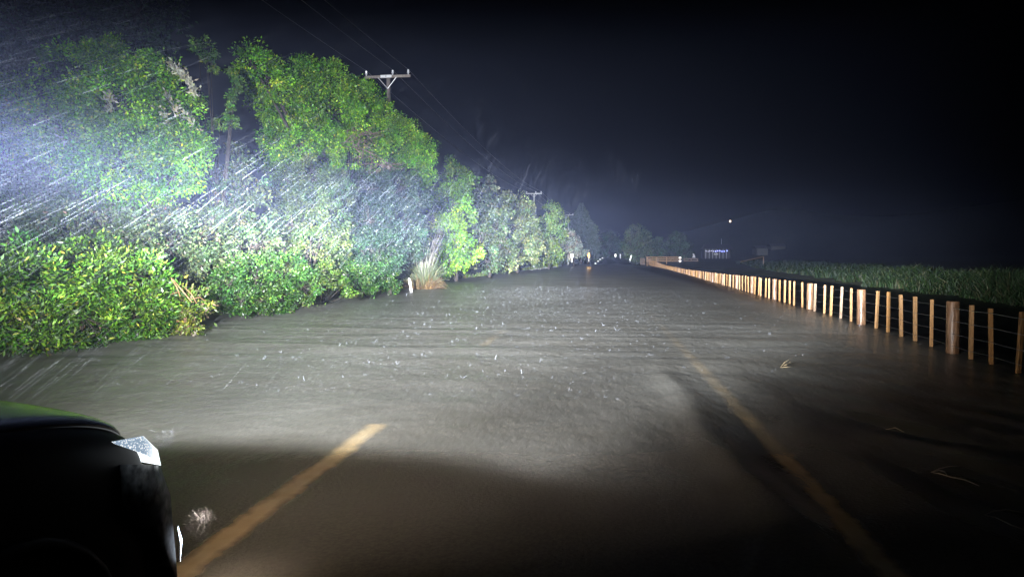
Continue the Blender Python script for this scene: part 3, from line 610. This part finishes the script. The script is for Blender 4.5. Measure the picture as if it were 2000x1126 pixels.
mb = MB(); mb.tube([(p[0], Yh, zg - .2), (p[0], Yh, p[2] - .3)], [.1, .07], 6); mb.build('pole', mat('pole_dark', (.06, .06, .06), .6), hl)
mb = MB(); mb.tube([p + (0, 0, -.5), p + (0, 0, -.3), p + (0, 0, .3), p + (0, 0, .5)], [.2, .42, .42, .2], 10); mb.build('lamp_head', mat('warm_bulb', (.9, .8, .7), .4, .5, 0, (1, .72, .5), 2.6), hl)
for nm, x0, x1, y0, y1, Yd, lb in (('farm_shed', 1478, 1500, 480, 498, 280, 'dim small farm shed in the dark right of the veranda house'), ('long_barn', 1506, 1534, 476, 496, 300, 'dim long barn at the far right of the dark buildings')):
    a, b = W2(x0, y1, Yd), W2(x1, y0, Yd); zb = float(zground(a[0], Yd)) - .3; zb = min(zb, a[2])
    t = thing(nm, lb, 'shed', ((a[0] + b[0]) / 2, Yd, zb)); mb = MB(); mb.box(((a[0] + b[0]) / 2, Yd + 4, (zb + b[2] - 1) / 2), (b[0] - a[0], 8, b[2] - 1 - zb)); mb.build('wall', mat('shed_wall', (.16, .16, .15), .8), t)
    zt = b[2] - 1; mb = MB(); mb.add([(a[0] - .3, Yd - .4, zt), (b[0] + .3, Yd - .4, zt), (b[0] + .3, Yd + 8.4, zt), (a[0] - .3, Yd + 8.4, zt), (a[0] - .3, Yd + 4, zt + 1.2), (b[0] + .3, Yd + 4, zt + 1.2)], [(0, 1, 5, 4), (2, 3, 4, 5), (1, 2, 5), (3, 0, 4), (3, 2, 1, 0)]); mb.build('roof', ROOF, t)

# ------------------------------------------------------------------ power poles and wires
PW = noisy('weathered_pole_wood', (.20, .165, .15), (.34, .30, .27), 5, .85, .4, stretch=(5, 5, .6)); PORC = mat('porcelain', (.75, .75, .8), .2); STEEL = mat('galvanised_brace', (.62, .62, .64), .4, .5, .3)
PW2 = noisy('lit_pole_wood', (.42, .42, .42), (.6, .6, .6), 5, .85, .2)  # lighter copy of the pole wood, so the far poles look lit
def pole(px, py, zc, label, wpx, PW=PW):
    c = at(px, py, zc); X0, Y0, zt = c; half = 1.24
    t = thing('power_pole', label, 'power pole', (X0, Y0, float(zground(X0, Y0)) - .1), 'power poles behind the hedge'); lx = t.location[2]
    mb = MB(); mb.tube([(X0, Y0 + .14, lx), (X0, Y0 + .14, zt + .05)], [.17, .11], 10); mb.build('shaft', PW, t, True)
    mb = MB(); mb.box((X0, Y0, zt), (2 * half, .10, .13)); mb.build('crossarm', PW, t)
    for s_ in (-1, 1):
        mb = MB(); mb.tube([(X0 + s_ * .5, Y0 - .07, zt - .05), (X0, Y0 - .0, zt - .62)], .022, 6); mb.build('brace', STEEL, t)
    ins = []
    for dx in (-1.16, .28, 1.12):
        mb = MB(); p = np.array([X0 + dx, Y0, zt + .065]); mb.tube([p, p + (0, 0, .09), p + (0, 0, .10), p + (0, 0, .16), p + (0, 0, .17), p + (0, 0, .24), p + (0, 0, .28)], [.025, .03, .075, .06, .04, .06, .02], 10); mb.build('insulator', PORC, t); ins.append(p + (0, 0, .28))
    return t, ins, c
p1, i1, c1 = pole(757, 150, 36, 'near power pole, only its crossarm and white plate above the dome crown', 0)
mb = MB(); mb.box(c1 + (-.06, -.075, 0), (.60, .03, .14)); pl_ = mb.build('plate', mat('white_plate', (.85, .85, .88), .4), p1)
mb = MB(); mb.tube([c1 + (-.06, -.090, 0), c1 + (-.06, -.1, 0)], .025, 10); mb.build('bolt_head', mat('black_bolt', (.02, .02, .02), .5), pl_)
p2, i2, c2 = pole(1043, 378, 108, 'middle power pole standing clear above the domed olive tree', 0, PW2)
p3, i3, c3 = pole(1110, 419.5, 165, 'far power pole, tiny beside the tall conifer', 0, PW2)
WIRE = mat('wire_metal', (.35, .35, .37), .45, .5, .5)
for k, nm in enumerate(('leftmost', 'middle', 'rightmost')):
    def span(a, b, sag, n=24):
        a, b = np.array(a), np.array(b); return [a + (b - a) * t - np.array([0, 0, sag * 4 * t * (1 - t)]) for t in np.linspace(0, 1, n)]
    back = i1[k] + (i1[k] - i2[k]) * .5; back[2] = i1[k][2] - .3
    mb = MB(); mb.tube(span(back, i1[k], .35), .007, 5); mb.tube(span(i1[k], i2[k], .9), .007, 5); mb.tube(span(i2[k], i3[k], .8), .009, 5)
    tag(mb.build('overhead_wire', WIRE), nm + ' of the three wires strung along the power poles', 'wire', 'overhead wires')

# ------------------------------------------------------------------ the dark vehicle at the lower left
def carpaint():
    m = mat('black_paint', (.002, .0022, .0025), .22, .2); b = m.node_tree.nodes['Principled BSDF']; b.inputs['Coat Weight'].default_value = .15; b.inputs['Coat Roughness'].default_value = .08; return m
PAINT = carpaint(); BODYP = mat('unlit_black_paint', (.003, .003, .0035), .5, .05); PLAS = mat('black_plastic', (.012, .012, .012), .55); GLASS = mat('dark_glass', (.01, .012, .014), .05, .6); TYRE = mat('tyre_rubber', (.015, .015, .015), .85); RIM = mat('alloy_rim', (.3, .3, .3), .3, .5, .9)
CX = -2.64
car = thing('parked_car', 'black pickup-style car cut off by the lower left corner, headlamp lit', 'car', (CX, 0, -.15))
st = [  # Y, half width, zb, zmid, zshoulder, zcentre
    (2.60, .50, .20, .42, .66, .70), (2.57, .70, .20, .42, .72, .78), (2.52, .84, .18, .42, .80, .88), (2.42, .905, .16, .45, .875, .965), (2.25, .925, .16, .5, .955, 1.04),
    (2.0, .93, .16, .55, 1.03, 1.10), (1.6, .935, .14, .6, 1.09, 1.16), (1.15, .935, .12, .6, 1.12, 1.19), (.4, .935, .12, .6, 1.13, 1.14), (-.8, .935, .12, .6, 1.13, 1.14), (-2.0, .93, .12, .6, 1.10, 1.11), (-2.5, .90, .16, .6, 1.05, 1.06)]
V = []
for (Y, hw, zb, zm, zs, zc_) in st:
    prof = [(0, zb), (hw * .88, zb), (hw * .985, zb + .1), (hw, zm), (hw * .99, zs - .16), (hw * .955, zs - .03), (hw * .86, zs + .005), (hw * .5, (zs + zc_) / 2 + .02), (0, zc_)]
    ring = [(CX + a, Y, z) for a, z in prof] + [(CX - a, Y, z) for a, z in prof[-2:0:-1]]
    V += ring
n = 16; Fs = [(i * n + k, (i + 1) * n + k, (i + 1) * n + (k + 1) % n, i * n + (k + 1) % n) for i in range(len(st) - 1) for k in range(n)] + [list(range(n)), [(len(st) - 1) * n + k for k in range(n)][::-1]]
body = mesh('body', V, Fs, BODYP, car, True); md = body.modifiers.new('s', 'SUBSURF'); md.levels = md.render_levels = 2
# bonnet panel, slightly proud with a lip over the lamp
V = []; cols_ = 9
for (Y, hw, zs, zc_) in ((2.45, .80, .835, .90), (2.39, .84, .885, .955), (2.25, .86, .957, 1.03), (2.0, .87, 1.015, 1.085), (1.6, .875, 1.065, 1.14), (1.2, .875, 1.10, 1.175)):
    for k in range(cols_):
        a = -1 + 2 * k / (cols_ - 1); V.append((CX + a * hw, Y - .06 * a * a if Y > 2.4 else Y, zs + (zc_ - zs) * (1 - abs(a) ** 2.2) - .012))
Fs = [(i * cols_ + k, i * cols_ + k + 1, (i + 1) * cols_ + k + 1, (i + 1) * cols_ + k) for i in range(5) for k in range(cols_ - 1)]
bn = mesh('bonnet', V, Fs, PAINT, car, True); md = bn.modifiers.new('t', 'SOLIDIFY'); md.thickness = .07; md.offset = 0; md = bn.modifiers.new('s', 'SUBSURF'); md.levels = md.render_levels = 2
# cabin
mb = MB(); g = [(1.15, .80, 1.14), (.35, .66, 1.80), (-.9, .66, 1.83), (-1.35, .74, 1.12)]
V = []
for y_, hw, z_ in g: V += [(CX - hw, y_, z_), (CX + hw, y_, z_)]
mb.add(V, [(0, 1, 3, 2), (2, 3, 5, 4), (4, 5, 7, 6), (0, 2, 4, 6), (1, 7, 5, 3)]); mb.build('cabin_glass', GLASS, car)
mb = MB(); mb.box((CX, -.28, 1.845), (1.36, 1.3, .05))
mb.build('roof', PAINT, car)
for s_ in (-1, 1):
    mb = MB()
    mb.tube([(CX + s_ * .82, 1.15, 1.13), (CX + s_ * .68, .35, 1.82)], .035, 6); mb.tube([(CX + s_ * .84, -.2, 1.13), (CX + s_ * .69, -.22, 1.82)], .035, 6); mb.tube([(CX + s_ * .76, -1.38, 1.13), (CX + s_ * .68, -.92, 1.83)], .05, 6); mb.build('pillar', PAINT, car)
    mb = MB(); mb.box((CX + s_ * 1.03, .75, 1.22), (.16, .1, .15)); mb.box((CX + s_ * .93, .75, 1.17), (.12, .04, .04)); mb.build('wing_mirror', PLAS, car)
# wheels and arches
for y_ in (1.72, -1.55):
    for s_ in (-1, 1):
        xo = CX + s_ * .80; ring = MB(); nn = 28
        prof = [(.22, -.11), (.36, -.12), (.385, -.08), (.39, 0), (.385, .08), (.36, .125), (.22, .12)]
        V = [(xo + s_ * b_, y_ + r_ * math.cos(2 * math.pi * k / nn), .24 + r_ * math.sin(2 * math.pi * k / nn)) for r_, b_ in prof for k in range(nn)]
        ring.add(V, [(i * nn + k, i * nn + (k + 1) % nn, (i + 1) * nn + (k + 1) % nn, (i + 1) * nn + k) for i in range(len(prof) - 1) for k in range(nn)])
        wh = ring.build('wheel', TYRE, car, True)
        rm = MB(); rm.tube([(xo + s_ * .05, y_, .24), (xo + s_ * .10, y_, .24)], [.22, .2], 24); rm.tube([(xo + s_ * .10, y_, .24), (xo + s_ * .135, y_, .24)], [.07, .05], 12)
        for q_ in range(6):
            a_ = q_ * math.pi / 3; rm.tube([(xo + s_ * .115, y_, .24), (xo + s_ * .115, y_ + .2 * math.cos(a_), .24 + .2 * math.sin(a_))], .025, 6)
        rm.build('rim', RIM, wh)
        ar = MB(); pts_ = [(CX + s_ * .925, y_ + .47 * math.cos(a_), .22 + .47 * math.sin(a_)) for a_ in np.linspace(-.1, math.pi + .1, 16)]; ar.tube(pts_, .03, 8); ar.build('wheel_arch', BODYP, car, True)
# headlamps: wedge wrapping the corner
def speckled(name, col, em, es):
    m = mat(name, col, .25, .6); nt = m.node_tree; b = nt.nodes['Principled BSDF']
    tc = N(nt, 'ShaderNodeTexCoord'); vo = N(nt, 'ShaderNodeTexVoronoi', Scale=120); nt.links.new(tc.outputs['Object'], vo.inputs['Vector'])
    cr = N(nt, 'ShaderNodeValToRGB'); cr.color_ramp.elements[0].position = .12; cr.color_ramp.elements[0].color = (1, 1, 1, 1); cr.color_ramp.elements[1].position = .45; cr.color_ramp.elements[1].color = (.16, .22, .29, 1)
    nt.links.new(vo.outputs['Distance'], cr.inputs[0])
    sx = N(nt, 'ShaderNodeSeparateXYZ'); nt.links.new(tc.outputs['Object'], sx.inputs[0])
    fr_ = N(nt, 'ShaderNodeMapRange'); fr_.inputs[1].default_value = 2.30; fr_.inputs[2].default_value = 2.44; nt.links.new(sx.outputs[1], fr_.inputs[0])
    mx = N(nt, 'ShaderNodeMix', data_type='RGBA'); nt.links.new(fr_.outputs[0], mx.inputs[0]); nt.links.new(cr.outputs[0], mx.inputs[6]); mx.inputs[7].default_value = (.9, .97, 1, 1)
    nt.links.new(mx.outputs[2], b.inputs['Emission Color']); b.inputs['Emission Strength'].default_value = es; return m
LENS = speckled('wet_lamp_lens', (.3, .34, .4), (1, 1, 1), 1.6)
bmp = noisy('bounce_lit_bumper', (.03, .03, .03), (.30, .30, .29), 22, .6, .1)  # speckled; pale grey stands in for light bouncing off the water
for s_ in (1, -1):
    def M(p): return (CX + s_ * p[0] * 1.008, p[1] + .008, p[2])
    top = [(.965, 2.13, .920), (.952, 2.31, .893), (.87, 2.43, .858), (.74, 2.54, .80), (.60, 2.61, .77)]
    bot = [(.968, 2.14, .910), (.972, 2.30, .825), (.92, 2.46, .735), (.75, 2.585, .705), (.60, 2.63, .70)]
    mid = [tuple((a_ + b_) / 2 + d_ for a_, b_, d_ in zip(t_, u_, ((.012, .015, 0) if t_[1] > 2.2 else (0, 0, 0)))) for t_, u_ in zip(top, bot)]
    V = [M(p) for p in top] + [M(p) for p in mid] + [M(p) for p in bot]
    Fs = [(j * 5 + i, j * 5 + i + 1, (j + 1) * 5 + i + 1, (j + 1) * 5 + i) for j in range(2) for i in range(4)]
    o = mesh('headlamp', V, Fs, LENS, car, True)
    # bumper corner panel
    tp = [(.925, 2.26, .80), (.93, 2.40, .755), (.89, 2.50, .72), (.70, 2.61, .69), (.45, 2.65, .69)]
    mdp = [(.94, 2.25, .66), (.935, 2.42, .62), (.90, 2.545, .585), (.70, 2.66, .57), (.45, 2.70, .57)]
    bt = [(.94, 2.26, .60), (.935, 2.42, .47), (.905, 2.575, .20), (.72, 2.66, .16), (.45, 2.70, .16)]
    V = [M(p) for p in tp + mdp + bt]
    o = mesh('bumper', V, Fs, bmp, car, True); md = o.modifiers.new('t', 'SOLIDIFY'); md.thickness = .04; md.offset = 1 if s_ > 0 else -1
    tp = [(.898, 2.59, .43), (.89, 2.605, .43), (.88, 2.62, .43)]; mm = [(.912, 2.585, .37), (.902, 2.61, .37), (.892, 2.63, .365)]; bt = [(.908, 2.59, .29), (.90, 2.60, .285), (.89, 2.615, .28)]
    o = mesh('fog_lamp', [M(p) for p in tp + mm + bt], [(j * 3 + i, j * 3 + i + 1, (j + 1) * 3 + i + 1, (j + 1) * 3 + i) for j in range(2) for i in range(2)], mat('fog_lens', (.8, .85, 1), .3, .5, 0, (.75, .85, 1), 6), car, True)
mb = MB(); mb.box((CX, 2.63, .60), (1.0, .06, .3)); mb.build('grille', PLAS, car)
mb = MB(); mb.box((CX, .36, 1.93), (1.25, .09, .09)); lb_ = mb.build('light_bar', PLAS, car)
mb = MB(); mb.box((CX, .409, 1.93), (1.2, .006, .07)); mb.build('lens_strip', mat('bar_lens', (.9, .9, .9), .3, .5, 0, (1, 1, 1), 20), lb_)

# lamps with a hand-shaped beam pattern, tuned to even out the light (azimuth and elevation curves, six decades each)
def beam(name, loc, power, col, az, el, rad=.08):
    l = bpy.data.lights.new(name, 'POINT'); l.energy = power; l.color = col; l.shadow_soft_size = rad; l.use_nodes = True
    nt = l.node_tree; e = nt.nodes['Emission']; L = nt.links.new
    g = N(nt, 'ShaderNodeNewGeometry'); s = N(nt, 'ShaderNodeSeparateXYZ'); L(g.outputs['Incoming'], s.inputs[0])
    at2 = N(nt, 'ShaderNodeMath', operation='ARCTAN2'); L(s.outputs[0], at2.inputs[0]); L(s.outputs[1], at2.inputs[1])
    asn = N(nt, 'ShaderNodeMath', operation='ARCSINE'); L(s.outputs[2], asn.inputs[0])
    tot = None
    for src, rng_, pts in ((at2, 70, az), (asn, 35, el)):
        mr = N(nt, 'ShaderNodeMapRange'); mr.inputs[1].default_value = -R(rng_); mr.inputs[2].default_value = R(rng_); L(src.outputs[0], mr.inputs[0])
        fc = N(nt, 'ShaderNodeFloatCurve'); cv = fc.mapping.curves[0]; P_ = [((a + rng_) / (2 * rng_), 1 + v / 6) for a, v in pts]
        cv.points[0].location = (0, 0) if P_[0][0] > 0 else P_[0]; cv.points[1].location = (1, 0) if P_[-1][0] < 1 else P_[-1]
        for p in P_: cv.points.new(*p)
        for p in cv.points: p.handle_type = 'AUTO_CLAMPED'
        fc.mapping.update(); L(mr.outputs[0], fc.inputs['Value'])
        ma = N(nt, 'ShaderNodeMath', operation='MULTIPLY_ADD'); L(fc.outputs[0], ma.inputs[0]); ma.inputs[1].default_value = 6; ma.inputs[2].default_value = -6
        if tot is None: tot = ma
        else:
            ad = N(nt, 'ShaderNodeMath', operation='ADD'); L(tot.outputs[0], ad.inputs[0]); L(ma.outputs[0], ad.inputs[1]); tot = ad
    pw = N(nt, 'ShaderNodeMath', operation='POWER'); pw.inputs[0].default_value = 10; L(tot.outputs[0], pw.inputs[1])
    L(pw.outputs[0], e.inputs['Strength'])
    o = bpy.data.objects.new(name, l); C.objects.link(o); o.parent = car; o.location = (loc[0] - CX, loc[1], loc[2] + .15)
    return o
beam('bar_light', (CX, .55, 1.97), BAR_W, (.92, .96, 1.0),
     [(-62, -3.6), (-50, -3.5), (-42, -2.65), (-36, -1.75), (-30, -1.2), (-20, -.62), (-13, -.52), (-6, -.38), (0, -.36), (6, -.36), (11, -.42), (17, -.56), (24, -.6), (31, -1.25), (37, -2.1), (44, -3.8), (60, -3.9)],
     [(-27, -6), (-24.5, -4.6), (-22.4, -2.5), (-21.2, -1.95), (-18.5, -1.8), (-16.5, -1.75), (-13, -1.45), (-10, -1.15), (-6, -.72), (-3, -.28), (-1, 0), (1.5, -.02), (4, -.33), (7, -.62), (11, -.82), (15, -1.08), (17.5, -1.75), (20, -2.8), (24, -3.8), (30, -5)])
beam('added_far_beam', (CX + .2, .55, 1.97), 1150000, (.92, .96, 1.0),  # added narrow beam at the bar, brightens the far road and hedge
     [(-20, -4.5), (-14, -2.2), (-9, -.9), (-5, -.12), (-2, 0), (2, -.12), (6, -.8), (12, -2.0), (20, -4.5)],
     [(-9, -5), (-6, -2.2), (-2.7, -.22), (-1, 0), (2, 0), (5, -.4), (8, -1.6), (14, -4.5)])
for s_ in (-1, 1):
    beam('headlamp_light', (CX + s_ * .78, 2.69, .82), HEAD_W, (1, .97, .93),
         [(-62, -2.2), (-45, -.7), (-25, -.15), (-8, -.12), (8, -.28), (15, -.5), (25, -.62), (42, -1.2), (60, -2.5)],
         [(-26, -4), (-20, -3.1), (-14, -2.35), (-9, -1.6), (-5, -.7), (-2, -.1), (0, 0), (2, -.5), (5, -1.4), (12, -2.6), (25, -4)], .05)
beam('fog_light', (CX + .86, 2.80, .42), FOG_W, (1, .77, .58),
     [(-65, -1.5), (-40, -.5), (0, 0), (40, -.2), (65, -1)], [(-35, -1.6), (-20, -1.0), (-12, -.5), (-7, -.1), (-4, 0), (0, -.4), (6, -2), (30, -4)], .05)

# ------------------------------------------------------------------ rain, splashes, spray
def dropmat(name, clear):
    m = mat(name, (.78, .85, 1.0), .3, .5); nt = m.node_tree
    tr = N(nt, 'ShaderNodeBsdfTransparent'); mx = N(nt, 'ShaderNodeMixShader'); mx.inputs[0].default_value = clear
    nt.links.new(nt.nodes['Principled BSDF'].outputs[0], mx.inputs[1]); nt.links.new(tr.outputs[0], mx.inputs[2]); nt.links.new(mx.outputs[0], nt.nodes['Material Output'].inputs[0])
    return m
RAINM = dropmat('rain_drop', .979); SPLASHM = dropmat('splash_drop', .88); SPRAYM = dropmat('spray_drop', .92)
# N(nt, 'ShaderNodeBsdfTransparent'); mx = N(nt, 'ShaderNodeMixShader'); mx.inputs[0].default_value = .965
rd = ray(1290, -200) ; rd = rd / np.linalg.norm(rd)
def streaks(P, D, L, r):
    n = len(P); D = D / np.linalg.norm(D, axis=1)[:, None]; S = np.cross(D, [0, 0, 1.0]); S /= np.linalg.norm(S, axis=1)[:, None]; U = np.cross(D, S)
    L = L[:, None]; r = r[:, None]; V = []
    for k in range(3):
        a = 2 * math.pi * k / 3; o_ = (S * math.cos(a) + U * math.sin(a)) * r; V += [P + o_, P + D * L + o_ * .5]
    V = np.stack(V, 1).reshape(-1, 3); b = np.arange(n)[:, None] * 6
    return V, np.concatenate([b + [0, 2, 3, 1], b + [2, 4, 5, 3], b + [4, 0, 1, 5]])
n = 70000
zc = 2.4 + 15 * rng.random(n) ** 1.1; px = -150 + rng.random(n) ** 2.2 * 2250; py = -60 + 960 * rng.random(n)
P = np.stack([at(a, b, c) for a, b, c in zip(px, py, zc)]); P = P[P[:, 2] > .25]
db = np.linalg.norm(P - np.array([CX, .55, 1.97]), axis=1); P = P[rng.random(len(P)) < np.where(P[:, 0] > -.4, .4, 1) * np.clip((db - 2.6) / 9, 0, 1)]; n = len(P)
V, Fq = streaks(P, np.tile(rd, (n, 1)) + rng.normal(0, .03, (n, 3)), rng.uniform(.12, .55, n), rng.lognormal(-8.15, .3, n))
tag(mesh('rain', V, Fq, RAINM), 'wind-driven rain streaking through the lamp beams', 'rain', None, 'stuff')
# splashes on the water
n = 26000; Y = 7.5 + 30 * rng.random(n) ** 1.1; X = rng.normal(-2, 3.2, n); k_ = rng.integers(1, 4, n); idx = np.repeat(np.arange(n), k_); m_ = len(idx)
P = np.stack([X[idx], Y[idx], np.zeros(m_)], 1) + rng.normal(0, .008, (m_, 3)) * (1, 1, 0); D = rng.normal(0, .8, (m_, 3)); D[:, 2] = np.abs(D[:, 2]) + .35
sz = rng.lognormal(-.3, .75, n)[idx]
V, Fq = streaks(P, D, .008 * sz, .0007 * sz + .0003)
tag(mesh('rain_splashes', V, Fq, SPLASHM), 'white raindrop splashes speckling the floodwater', 'rain splashes', None, 'stuff')
# lit spray curling off the lamps
for c0, sx_, sy_, nn, lb in (((313, 868), 24, 15, 150, 'curling spray of drops lit in front of the headlamp'), ((388, 1025), 26, 17, 90, 'curling spray of drops lit in front of the fog lamp')):
    mb = MB()
    for _ in range(nn):
        px = c0[0] + rng.normal(0, sx_ * .6); py = c0[1] + rng.normal(0, sy_ * .6) - (px - c0[0]) * .35; zc_ = 3.4 + rng.normal(0, .08); p = at(px, py, zc_)
        ph = rng.random() * 6.28; a_ = rng.uniform(.005, .014); up_ = rng.uniform(.5, 1.2)
        pts_ = [p + np.array([a_ * math.cos(ph + i * .7), a_ * .4 * math.sin(ph + i), a_ * math.sin(ph + i * .7) + .006 * i * up_]) for i in range(5)]
        mb.tube(pts_, .0007, 3, cap=False)
    tag(mb.build('water_spray', SPRAYM), lb, 'spray', None, 'stuff')

# ------------------------------------------------------------------ floating twigs and leaves
TWG = noisy('wet_straw', (.26, .2, .11), (.36, .3, .2), 20, .4)
def floater(px, py, label, curves, r=.006, m=None):
    c = ground(px, py); t = thing('floating_debris', label, 'debris', c)
    mb = MB()
    for cu in curves:
        pts_ = [ground(a, b) + (0, 0, .012 + h) for a, b, h in cu]; mb.tube(pts_, [r * .5] + [r] * (len(pts_) - 2) + [r * .4], 5)
    mb.build('twigs', m or TWG, t)
floater(1533, 715, 'curled pale straw tuft floating left of the fence in the mid water', [[(1524, 718, 0), (1532, 717, .06), (1540, 716, .09)], [(1524, 719, 0), (1535, 719, .01), (1545, 718, 0)], [(1527, 717, .02), (1536, 717, .03), (1543, 714, .03)], [(1541, 712, .02), (1543, 711, .03), (1544, 712, .02)]], .007)
floater(1750, 842, 'thin pale curved stalk on the dark water', [[(1730, 840, 0), (1748, 841, .02), (1765, 845, 0)]], .005)
DW = noisy('dark_stick', (.16, .13, .10), (.24, .2, .16), 10, .4)
floater(1870, 930, 'dim forked stick drifting on the dark water below the thin stalk', [[(1818, 924, 0), (1832, 920.5, .01), (1850, 918.5, .02), (1870, 917.5, .02)], [(1818, 924, 0), (1835, 927, 0), (1858, 934, 0), (1884, 939, 0), (1912, 951, 0)], [(1818, 924, 0), (1834, 923, .01), (1845, 926, .01), (1850, 932, 0)]], .0035, DW)
floater(1965, 1020, 'dim bent stick at the lower right corner of the water', [[(1922, 1008, 0), (1940, 1003.5, .01), (1965, 1004, .02), (1998, 1010, .02)], [(1924, 1009, 0), (1945, 1013, 0), (1975, 1028, 0), (2015, 1042, 0)]], .004, DW)

# ------------------------------------------------------------------ rain haze
hz = MB(); hz.box((60, 260, 24), (560, 680, 58))
hm = bpy.data.materials.new('rain_haze'); hm.use_nodes = True; nt = hm.node_tree; nt.nodes.clear()
out = nt.nodes.new('ShaderNodeOutputMaterial'); pv = nt.nodes.new('ShaderNodeVolumePrincipled')
pv.inputs['Color'].default_value = (.48, .58, 1, 1); pv.inputs['Density'].default_value = HAZE; pv.inputs['Anisotropy'].default_value = 0.0
nt.links.new(pv.outputs[0], out.inputs['Volume'])
tag(hz.build('haze', hm), 'rain haze filling the air over the flooded road', 'haze', None, 'stuff')
